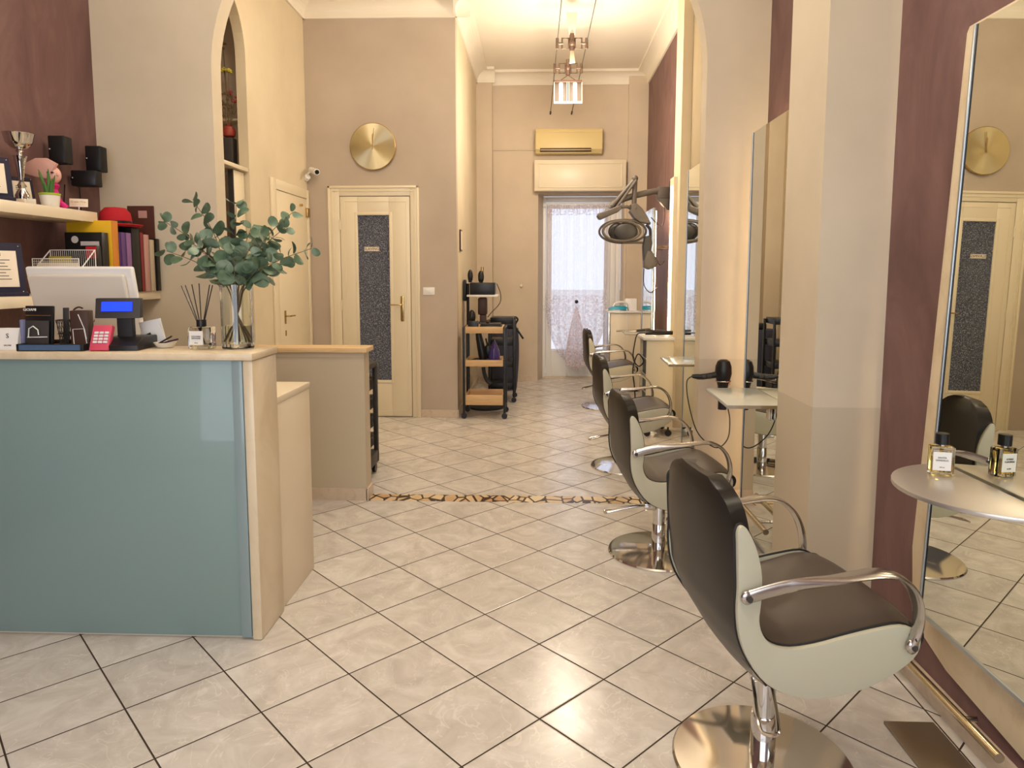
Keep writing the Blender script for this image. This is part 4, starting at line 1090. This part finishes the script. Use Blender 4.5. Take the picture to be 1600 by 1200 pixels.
for c in chairs[1:]:
    k = copy_tree(proto); k['label'] = c[4]; trees.append(k)
for k, (p, rz, up, lev, lb) in zip(trees, chairs):
    k.location = (p[0], p[1], up); k.rotation_euler = (0, 0, math.radians(rz)); chair_base(k, up, lev)

# ------------------------------------------------------------------ hair dryer on the arch wall
t = thing('dryer_holder', 'chrome ring dryer holder fixed to the arch wall', 'holder', (1.13, Y1, .80))
s = B(); tube(s, [(.0+.045*math.cos(2*math.pi*k/28), -.14+.045*math.sin(2*math.pi*k/28), .02) for k in range(28)], .004, 8, True)
tube(s, [(.0, -.095, .02), (.02, -.05, .012), (.05, -.004, -.005)], .006, 8); box(s, .03, .08, -.008, -.001, -.03, .03, .003); obj('ring', s, M['chrome'], t)
t = thing('hair_dryer', 'black hair dryer hanging nose down in the chrome ring', 'hair dryer', (1.13, Y1-.14, .645))
s = B(); lathe(s, [(.026, .0), (.027, .06), (.030, .14), (.042, .185), (.050, .22), (.047, .265), (.036, .295), (.02, .305), (0, .306)], seg=32); obj('barrel', s, M['black'], t)
s = B(); tube(s, smooth_pts([(-.03, 0, .215), (-.08, 0, .205), (-.14, -.01, .20), (-.19, -.015, .205)], 4), [.020, .020, .020, .019, .019, .018, .018, .018, .017, .017, .015, .013, .010], 14); obj('handle', s, M['black'], t)
s = B(); box(s, -.10, -.075, -.024, -.018, .195, .215, .002); box(s, -.13, -.11, -.026, -.018, .195, .213, .002); obj('switch', s, M['greydark'], t)
s = B(); tube(s, smooth_pts([(-.19, -.015, .205), (-.222, -.02, .17), (-.21, -.02, .05), (-.16, -.02, -.12), (-.09, -.02, -.205), (-.02, -.015, -.235), (.04, .0, -.18), (.065, .06, -.08), (.062, .11, .0), (.06, .12, .06)], 8), .0036, 8); obj('cord', s, M['black'], t)

# ------------------------------------------------------------------ far right: cabinet, hood, iron
t = thing('storage_cabinet', 'tall white cabinet in the far right corner carrying the iron', 'cabinet', (1.08, 8.78, 0))
obj('body', box(B(), -.17, .20, -.18, .30, .03, .985, .004), M['white_lam'], t); obj('top', box(B(), -.20, .205, -.20, .31, .986, 1.005, .002), M['white'], t)
obj('side_rail', box(B(), -.20, -.172, -.18, .28, .02, .985, .002), M['alu'], t); obj('plinth', box(B(), -.15, .18, -.15, .28, 0, .03), M['black'], t)
def iron(loc, rz, label, m, upright=False):
    t = thing('clothes_iron', label, 'iron', loc, rz)
    sole = [(-.11, -.05), (-.06, -.058), (.02, -.05), (.09, -.025), (.135, 0), (.09, .025), (.02, .05), (-.06, .058), (-.11, .05)]
    s1 = B(); prism(s1, sole, 'z', 0, .012, .002)
    s2 = B(); rings = []
    for k, (sc, z, dx) in enumerate(((1, .013, 0), (.97, .03, 0), (.8, .05, -.005), (.5, .062, -.012))): rings.append([(a*sc+dx, b*sc, z) for a, b in sole])
    loft(s2, rings); fix(s2)
    s3 = B(); tube(s3, smooth_pts([(.07, 0, .045), (.05, 0, .085), (.0, 0, .105), (-.07, 0, .105), (-.105, 0, .08), (-.10, 0, .03)], 4), .013, 10)
    for s_ in (s1, s2, s3):
        if upright: bmesh.ops.rotate(s_, cent=(0, 0, 0), matrix=RY(-90), verts=s_.verts); bmesh.ops.translate(s_, vec=(0, 0, .11), verts=s_.verts)
    obj('soleplate', s1, M['glaze'] if upright else M['alu'], t); obj('body', s2, m, t); obj('handle', s3, m if upright else M['white'], t); return t
iron((1.02, 8.72, 1.0055), 190, 'turquoise and white clothes iron on top of the white cabinet', M['blue_iron'])
t = thing('water_tank', 'white steam station base behind the turquoise iron', 'appliance', (1.17, 8.85, 1.0055))
s = B(); prism(s, [(-.07, 0), (.08, 0), (.075, .09), (.05, .14), (-.03, .15), (-.06, .08)], 'x', -.06, .09, .012); obj('housing', s, M['white'], t)
s = B(); tube(s, smooth_pts([(-.05, -.08, .03), (-.055, -.20, .02), (-.06, -.245, -.02), (-.06, -.245, -.25), (-.05, -.245, -.40)], 5), .006, 6); obj('steam_hose', s, M['white'], t)
t = thing('tool_cabinet', 'grey beige tool cabinet on casters beside the third chair', 'cabinet', (1.09, 6.40, 0))
s = B(); box(s, -.11, .13, -.20, -.18, .09, .875, .003); box(s, .11, .13, -.18, .14, .09, .875); box(s, -.11, .13, .14, .16, .09, .875); box(s, -.11, .11, -.18, .14, .09, .11); obj('carcass', s, mat('stone grey laminate', (196, 186, 162), .45), t)
s = B(); box(s, -.14, .14, -.22, .18, .876, .90, .004); obj('top', s, mat('pale grey top', (206, 204, 200), .35), t)
s = B(); box(s, -.09, .109, -.179, .139, .111, .875); obj('interior', s, M['black'], t)
s = B()
for z in (.25, .40, .55, .70): box(s, -.115, -.092, -.175, .135, z, z+.012, .002)
obj('drawer_edge', s, M['alu'], t)
for dx, dy in ((-.09, -.18), (.10, -.18), (-.09, .13), (.10, .13)):
    s = B(); cyl(s, (dx, dy-.012, .032), (dx, dy+.012, .032), .030); cyl(s, (dx, dy, .05), (dx, dy, .089), .008); obj('caster', s, M['black'], t)
t = thing('flat_iron', 'black hair straightener lying on the tool cabinet', 'hair straightener', (1.11, 6.36, .9005), 4)
s = B(); tube(s, [(-.12, 0, .022), (.0, 0, .022), (.13, .0, .022)], [.012, .015, .011], 10); obj('lower_arm', s, M['black'], t)
s = B(); tube(s, [(-.12, 0, .05), (.0, 0, .045), (.13, .0, .036)], [.010, .013, .010], 10); obj('upper_arm', s, M['greydark'], t)
s = B(); tube(s, smooth_pts([(-.12, 0, .03), (-.19, .0, .02), (-.22, -.02, -.06), (-.235, -.03, -.2), (-.19, -.06, -.27), (-.15, -.08, -.22), (-.20, -.06, -.16), (-.24, -.05, -.3), (-.22, -.03, -.45), (-.20, .0, -.62)], 6), .006, 6); obj('cord', s, M['black'], t)
t = thing('curling_tongs', 'grey curling tongs resting across the far table', 'curling tongs', (1.06, 7.56, .8305), 4)
s = B(); tube(s, [(-.20, 0, .018), (.02, 0, .018)], .010, 10); obj('barrel', s, M['alu'], t); s = B(); tube(s, [(.02, 0, .018), (.16, .0, .03)], [.014, .017], 10); obj('handle', s, M['greydark'], t)

# wall mounted hood processor
t = thing('hood_dryer', 'grey multi arm hair processor swung out from the mauve wall', 'hair processor', (1.43, 7.36, 2.30))
G = M['greyplastic']
s = B(); box(s, -.07, -.008, -.04, .04, -.19, .12, .01); obj('wall_bracket', s, M['greydark'], t)
s = B(); tube(s, smooth_pts([(-.10, 0, .03), (-.30, -.01, .0), (-.50, -.02, -.05), (-.62, -.03, -.10), (-.68, -.03, -.16)], 4), .032, 12); box(s, -.19, -.07, -.035, .035, -.06, .06, .01); prism(s, [(-.20, -.05), (-.07, -.02), (-.07, -.18), (-.10, -.17)], 'y', -.03, .03, .006); obj('wall_arm', s, G, t)
s = B(); tube(s, [(-.66, -.05, -.14), (-.43, -.06, .135)], .022, 10); tube(s, [(-.62, -.09, -.16), (-.42, -.09, .12)], .014, 8); tube(s, [(-.43, -.06, .14), (-.435, -.06, -.12)], .026, 10); ball(s, (-.43, -.06, .14), .033, 14); obj('elbow_arm', s, G, t)
s = B(); prism(s, [(-.82, -.245), (-.81, -.22), (-.61, -.145), (-.575, -.13), (-.57, -.175), (-.60, -.20), (-.78, -.28), (-.80, -.275)], 'y', -.14, -.02, .012, 3); obj('lamp_pod', s, G, t)
s = B(); tube(s, smooth_pts([(-.58, -.08, -.155), (-.50, -.08, -.15), (-.44, -.08, -.19)], 4), .016, 8); obj('pod_link', s, G, t)
s = B(); prism(s, [(-.48, -.13), (-.42, -.115), (-.36, -.17), (-.30, -.26), (-.27, -.325), (-.38, -.31), (-.44, -.27), (-.49, -.20), (-.47, -.17)], 'y', -.14, -.02, .012, 3); ball(s, (-.43, -.145, -.165), (.012, .006, .012), 10); obj('head_joint', s, G, t)
s = B(); tube(s, [(-.55+.24*math.cos(a), -.08-.03*math.sin(a*1.0), -.40+.115*math.sin(a)) for a in [2*math.pi*k/48 for k in range(48)]], .012, 8, True)
tube(s, [(-.57+.19*math.cos(a), -.15, -.40+.10*math.sin(a)) for a in [2*math.pi*k/48 for k in range(48)]], .014, 8, True)
tube(s, [(-.55, -.10, -.285), (-.35, -.09, -.295), (-.27, -.08, -.32)], .016, 8); tube(s, [(-.55, -.10, -.515), (-.35, -.09, -.515), (-.26, -.08, -.52)], .012, 8); obj('hoop', s, G, t)
s = B(); ball(s, (-.525, -.13, -.405), (.125, .05, .095), 24); ball(s, (-.60, -.08, -.40), (.10, .06, .09), 20); obj('lamp_pod', s, M['greydark'], t)
s = B(); tube(s, smooth_pts([(-.31, -.08, -.33), (-.27, -.08, -.38), (-.265, -.08, -.46)], 4), .016, 8); prism(s, [(-.325, -.45), (-.26, -.44), (-.25, -.52), (-.27, -.68), (-.335, -.70), (-.345, -.55)], 'y', -.13, -.03, .012, 3); obj('lamp_pod', s, M['greydark'], t)
s = B(); prism(s, [(-.335, -.70), (-.30, -.60), (-.255, -.60), (-.18, -.71), (-.21, -.765), (-.28, -.79), (-.33, -.77)], 'y', -.14, -.02, .015, 3); obj('lamp_pod', s, G, t)
for c_, r_ in (([(-.24, -.0, .0), (-.15, .0, -.04), (-.11, .0, -.20), (-.14, .0, -.34), (-.25, .0, -.25)], .005), ([(-.19, -.06, -.70), (-.15, -.02, -.74), (-.10, .0, -.70)], .006),
               ([(-.32, -.06, -.78), (-.31, -.02, -.95), (-.24, .0, -1.03), (-.17, .0, -.98)], .005)):
    s = B(); tube(s, smooth_pts(c_, 6), r_, 6); obj('cable', s, M['brownbox'], t)

# ------------------------------------------------------------------ trolleys
t = thing('wooden_trolley', 'black framed trolley with three pale oak trays against the passage wall', 'trolley', (-.53, 7.10, 0))
for dx in (-.205, .205):
    for dy in (-.18, .18):
        s = B(); box(s, dx-.012, dx+.012, dy-.012, dy+.012, .06, .93, .002); obj('post', s, M['black'], t)
        s = B(); cyl(s, (dx, dy-.014, .030), (dx, dy+.014, .030), .029); box(s, dx-.012, dx+.012, dy-.018, dy+.018, .035, .062, .003); obj('caster', s, M['black'], t)
s = B()
for dx in (-.205, .205): box(s, dx-.010, dx+.010, -.18, .18, .915, .932, .002); box(s, dx-.006, dx+.006, -.18, .18, .09, .105); 
obj('side_rail', s, M['black'], t)
for z, h in ((.14, .105), (.535, .065), (.87, .065)):
    s = B(); box(s, -.19, .19, -.185, -.170, z, z+h, .002); box(s, -.19, .19, .170, .185, z, z+h, .002); box(s, -.19, -.178, -.17, .17, z, z+h, .001); box(s, .178, .19, -.17, .17, z, z+h, .001); box(s, -.178, .178, -.17, .17, z, z+.012)
    obj('tray', s, M['wood'], t)
TX, TY = -.53, 7.10
# things on the trolley
tag(obj('towel_box', box(B(), -.05, .05, -.05, .05, 0, .105, .003), M['black']), 'small black box on the front left corner of the oak trolley top', 'box', None, (TX-.115, TY-.10, .8825))
t = thing('curler_case', 'flat black tool case lying open on the oak trolley', 'case', (TX+.05, TY+.0, .8825))
s = B(); box(s, -.10, .12, -.12, .12, 0, .065, .012); obj('lower_shell', s, M['black'], t); s = B(); box(s, -.09, .11, -.11, .11, .0655, .078, .004); obj('lid', s, M['greydark'], t)
s = B(); ball(s, (-.02, -.06, .098), .02, 12); obj('knob', s, M['brownbox'], t)
iron((TX+.095, TY-.02, .5475), 90, 'violet and white clothes iron standing upright on the middle oak tray', M['purple_iron'], True)
t = thing('hair_dryer', 'black hair dryer standing on the middle oak tray', 'hair dryer', (TX-.04, TY-.02, .5475))
s = B(); tube(s, [(.02, 0, .0), (.01, 0, .1), (-.02, 0, .25), (-.03, 0, .31)], [.035, .045, .036, .030], 16); obj('barrel', s, M['black'], t)
s = B(); tube(s, [(.0, 0, .04), (-.06, 0, .035), (-.12, 0, .02)], [.018, .018, .015], 12); obj('handle', s, M['black'], t)
t = thing('hair_brush', 'black paddle brush leaning on the middle oak tray', 'brush', (TX+.02, TY+.06, .5475))
s = B(); ball(s, (0, 0, .11), (.045, .015, .075), 16); cyl(s, (0, 0, .17), (-.02, 0, .25), .009); obj('paddle', s, M['black'], t)
s = B(); box(s, -.02, .02, -.02, .02, 0, .04, .004); obj('foot', s, M['black'], t)
t = thing('hanging_razor', 'black hair clipper hanging under the middle oak tray', 'clipper', (TX+.03, TY-.15, .525))
s = B(); tube(s, smooth_pts([(-.04, 0, .0), (-.03, 0, -.07), (.0, 0, -.14), (.035, 0, -.17)], 5), [.020+.0*i for i in range(16)], 10); obj('body', s, M['black'], t)
# black equipment tower behind
t = thing('tool_tower', 'black tool tower crowded with dryers behind the oak trolley', 'trolley', (-.55, 7.52, 0))
s = B(); cyl(s, (-.20, .0, .0), (-.20, 0, 1.36), .016); lathe(s, [(.20, 0), (.20, .02), (.05, .03)], (0, 0, 0), 28); cyl(s, (0, 0, .02), (-.20, 0, .10), .016); obj('stand', s, M['blackmat'], t)
s = B(); box(s, -.20, .13, -.13, .13, 1.22, 1.24, .003); obj('white_tray', s, M['white'], t)
s = B(); box(s, -.17, .10, -.12, .12, 1.241, 1.37, .01); obj('holder_block', s, M['black'], t)
s = B(); box(s, -.09, .01, -.05, .05, 1.02, 1.21, .02); box(s, -.07, .0, -.04, .04, .88, 1.02, .01); obj('brown_canister', s, M['brownbox'], t)
for dx, dz, r_ in ((-.17, 1.44, .035), (-.055, 1.43, .04)):
    s = B(); ball(s, (dx, -.03, dz), (r_*.85, .03, .07), 14); cyl(s, (dx, -.03, 1.372), (dx, -.03, dz), .02); obj('dryer_nozzle', s, M['black'], t)
s = B(); cyl(s, (-.05, .03, 1.40), (-.045, .03, 1.54), .016); obj('spray_bottle', s, M['brass'], t)
s = B(); box(s, -.245, -.215, -.05, .05, 1.17, 1.40, .01); obj('hanging_dryer', s, M['black'], t)
s = B(); tube(s, smooth_pts([(.12, -.1, 1.36), (.16, -.1, 1.25), (.15, -.1, 1.15), (.06, -.1, 1.05), (.02, -.08, 1.0)], 6), .005, 6); obj('cord', s, M['brownbox'], t)
s = B(); ball(s, (-.15, -.08, 1.0), (.04, .04, .08), 12); box(s, -.16, -.0, -.10, .0, .86, .95, .01); obj('lower_tools', s, M['black'], t)
t = thing('black_trolley', 'slim black plastic salon trolley behind the oak trolley', 'trolley', (-.40, 8.0, 0))
s = B()
for dx in (-.14, .14):
    for dy in (-.17, .17): box(s, dx-.013, dx+.013, dy-.013, dy+.013, .06, .95, .003)
for z in (.15, .40, .65, .90): box(s, -.13, .13, -.16, .16, z, z+.07, .004)
obj('frame', s, M['black'], t)
for dx in (-.14, .14):
    for dy in (-.17, .17): s = B(); cyl(s, (dx, dy-.014, .030), (dx, dy+.014, .030), .029); cyl(s, (dx, dy, .035), (dx, dy, .06), .006); obj('caster', s, M['black'], t)
t = thing('laundry_hamper', 'navy grey laundry hamper near the far wall', 'hamper', (-.41, 8.75, 0))
s = B(); rings = []
for k in range(9):
    z = .78*k/8; r_ = .155+.03*math.sin(k/8*2.4); rings.append([(r_*math.cos(a), r_*.9*math.sin(a), z) for a in [2*math.pi*i/28 for i in range(28)]])
loft(s, rings); fix(s); obj('body', s, M['slate'], t)
s = B(); tube(s, smooth_pts([(.06, -.1, .78), (.12, -.12, .92), (.17, -.12, .90), (.14, -.12, .82), (.20, -.14, .72), (.24, -.14, .66)], 5), .012, 8); box(s, -.03, .12, -.12, .0, .781, .86, .02); obj('apron', s, M['black'], t)
# black salon trolley behind the low wall
t = thing('salon_trolley', 'black plastic salon trolley with drawers behind the low wall', 'trolley', (-1.34, 4.83, 0))
s = B(); 
for dx in (-.155, .155):
    for dy in (-.17, .17): box(s, dx-.015, dx+.015, dy-.02, dy+.02, .08, .80, .003)
box(s, -.17, .17, -.19, .19, .79, .83, .008); box(s, -.17, .17, -.19, .19, .08, .17, .008); obj('frame', s, mat('worn black plastic', (52, 47, 42), .5), t)
for z in (.20, .34, .48, .62):
    s = B(); box(s, -.135, .135, -.185, .185, z, z+.10, .004); dr = obj('drawer', s, M['black'], t)
    s = B(); box(s, .1355, .15, -.10, .10, z+.08, z+.092, .002); obj('drawer_lip', s, M['greydark'], dr)
for dx in (-.14, .14):
    for dy in (-.16, .16): s = B(); cyl(s, (dx-.012, dy, .035), (dx+.012, dy, .035), .034); cyl(s, (dx, dy, .04), (dx, dy, .08), .008); obj('caster', s, M['black'], t)

# ------------------------------------------------------------------ cable lighting
CA = [Vector((.165, YF, 3.57)), Vector((.1926, 6.0, 3.735))]; CB = [Vector((.444, YF, 3.568)), Vector((.479, 6.0, 3.735))]
def on(c, y): f = (YF-y)/(YF-6.0); return c[0]+(c[1]-c[0])*f
for c, lb in ((CA, 'left black suspension cable under the ceiling'), (CB, 'right black suspension cable under the ceiling')):
    t = thing('lighting_cable', lb, 'cable', tuple(on(c, YF)))
    s = B(); o_ = on(c, YF); tube(s, [(0, -.002, 0), tuple(on(c, 4.495)-o_)], .0045, 6); obj('wire', s, M['greydark'], t)
    s = B(); cyl(s, (0, -.001, 0), tuple(on(c, YF-.10)-o_), .011); obj('anchor', s, M['greydark'], t)
    s = B(); q0 = on(c, 4.55)-o_; tube(s, [tuple(q0), tuple(on(c, 4.482)-o_)], .011, 8); obj('anchor', s, M['greydark'], t)
def fixture(y, kind, label):
    a, b = on(CA, y), on(CB, y); c = (a+b)/2; h = (b-a).length/2
    t = thing('cable_spotlight', label, 'ceiling light', tuple(c))
    MB_ = mat('bronze grey metal', (120, 98, 84), .45, .6)
    s = B(); cyl(s, (-h, 0, 0), (-.085, 0, 0), .012); cyl(s, (.085, 0, 0), (h, 0, 0), .012)
    cyl(s, (-h, 0, -.05), (-h, 0, .05), .015); cyl(s, (h, 0, -.05), (h, 0, .05), .015)
    for sx in (-1, 1): tube(s, [(sx*.03, 0, -.05), (sx*.095, 0, -.05), (sx*.095, 0, .05), (sx*.03, 0, .05)], .009, 6, True)
    obj('crossbar', s, MB_, t)
    s = B(); cyl(s, (0, 0, -.07), (0, 0, .09), .024); ball(s, (0, 0, 0), .035, 12); obj('swivel', s, MB_, t)
    if kind == 'blade':
        s = B(); prism(s, [(-.030, .08), (.030, .08), (.052, .29), (-.056, .29)], 'y', -.012, .012, .006); obj('glass_blade', s, mat('frosted amber white glass', (226, 214, 196), .4), t)
        s = B(); prism(s, [(-.018, -.07), (.018, -.07), (.032, -.18), (-.022, -.185)], 'y', -.02, .02, .004); obj('lower_blade', s, mat('smoked beige glass', (170, 150, 126), .4), t)
    else:
        s = B(); tube(s, smooth_pts([(0, 0, -.07), (-.07, -.01, -.12), (-.11, -.02, -.155)], 4), .005, 6); tube(s, smooth_pts([(0, 0, -.07), (.07, -.01, -.12), (.11, -.02, -.155)], 4), .005, 6)
        box(s, -.15, .15, -.04, .0, -.155, -.130, .003); obj('hanger', s, MB_, t)
        Q = RX(-14)
        def r(bm): bmesh.ops.rotate(bm, cent=(0, -.02, -.16), matrix=Q, verts=bm.verts); return bm
        s = B(); box(s, -.145, .145, -.012, .0, -.375, -.155, .002); obj('reflector', r(s), mat('grey reflector', (112, 102, 94), .5), t)
        s = B()
        for xx in (-.148, -.01, .01, .148): box(s, xx-.003, xx+.003, -.04, .0, -.375, -.155)
        box(s, -.15, .15, -.04, .0, -.380, -.375); obj('rim', r(s), M['white'], t)
        for xx in (-.075, .075):
            s = B(); cyl(s, (xx, -.026, -.365), (xx, -.026, -.165), .019); obj('lamp_tube', r(s), M['tube'], t)
    return t
fixture(7.0, 'blade', 'cable light with upright frosted blade shade, nearer of the two')
fixture(7.7, 'twin', 'cable light with two glowing tubes, farther of the two')
# the first two points stand for these fixtures, the rest are added fill
point('cable_light_glow', (.33, 6.85, 3.15), 78, .14)
point('twin_tube_glow', (.31, 7.5, 3.05), 22, .12)
point('passage_fill_light', (-1.05, 4.98, 3.55), 34, .2)  # added bare fill for the passage, no lamp fixture hangs here
point('front_fill_light', (-.6, 2.6, 3.6), 80, .22, NEUTRAL)  # added fill for the front room, a point without any fixture
point('front_fill_light', (.0, .3, 3.3), 78, .22, NEUTRAL)  # second added front fill, unseen above the camera

# repeats of one kind carry a common group
GROUPS = {'styling_chair': 'salon chairs along the mirror wall', 'styling_mirror': 'tall mirrors on the mirror wall', 'styling_table': 'small tables in front of the mirrors',
          'satellite_speaker': 'black speakers on the mauve wall', 'book': 'books on the lower shelf', 'cable_spotlight': 'cable lights under the ceiling',
          'lighting_cable': 'ceiling lighting cables', 'award_plaque': 'award plaques on the shelves', 'wall_shelf': 'floating shelves on the mauve wall', 'footrest': 'footrests below the mirrors'}
for o in list(bpy.data.objects):
    if o.parent is None and 'label' in o and o.name.split('.')[0] in GROUPS: o['group'] = GROUPS[o.name.split('.')[0]]
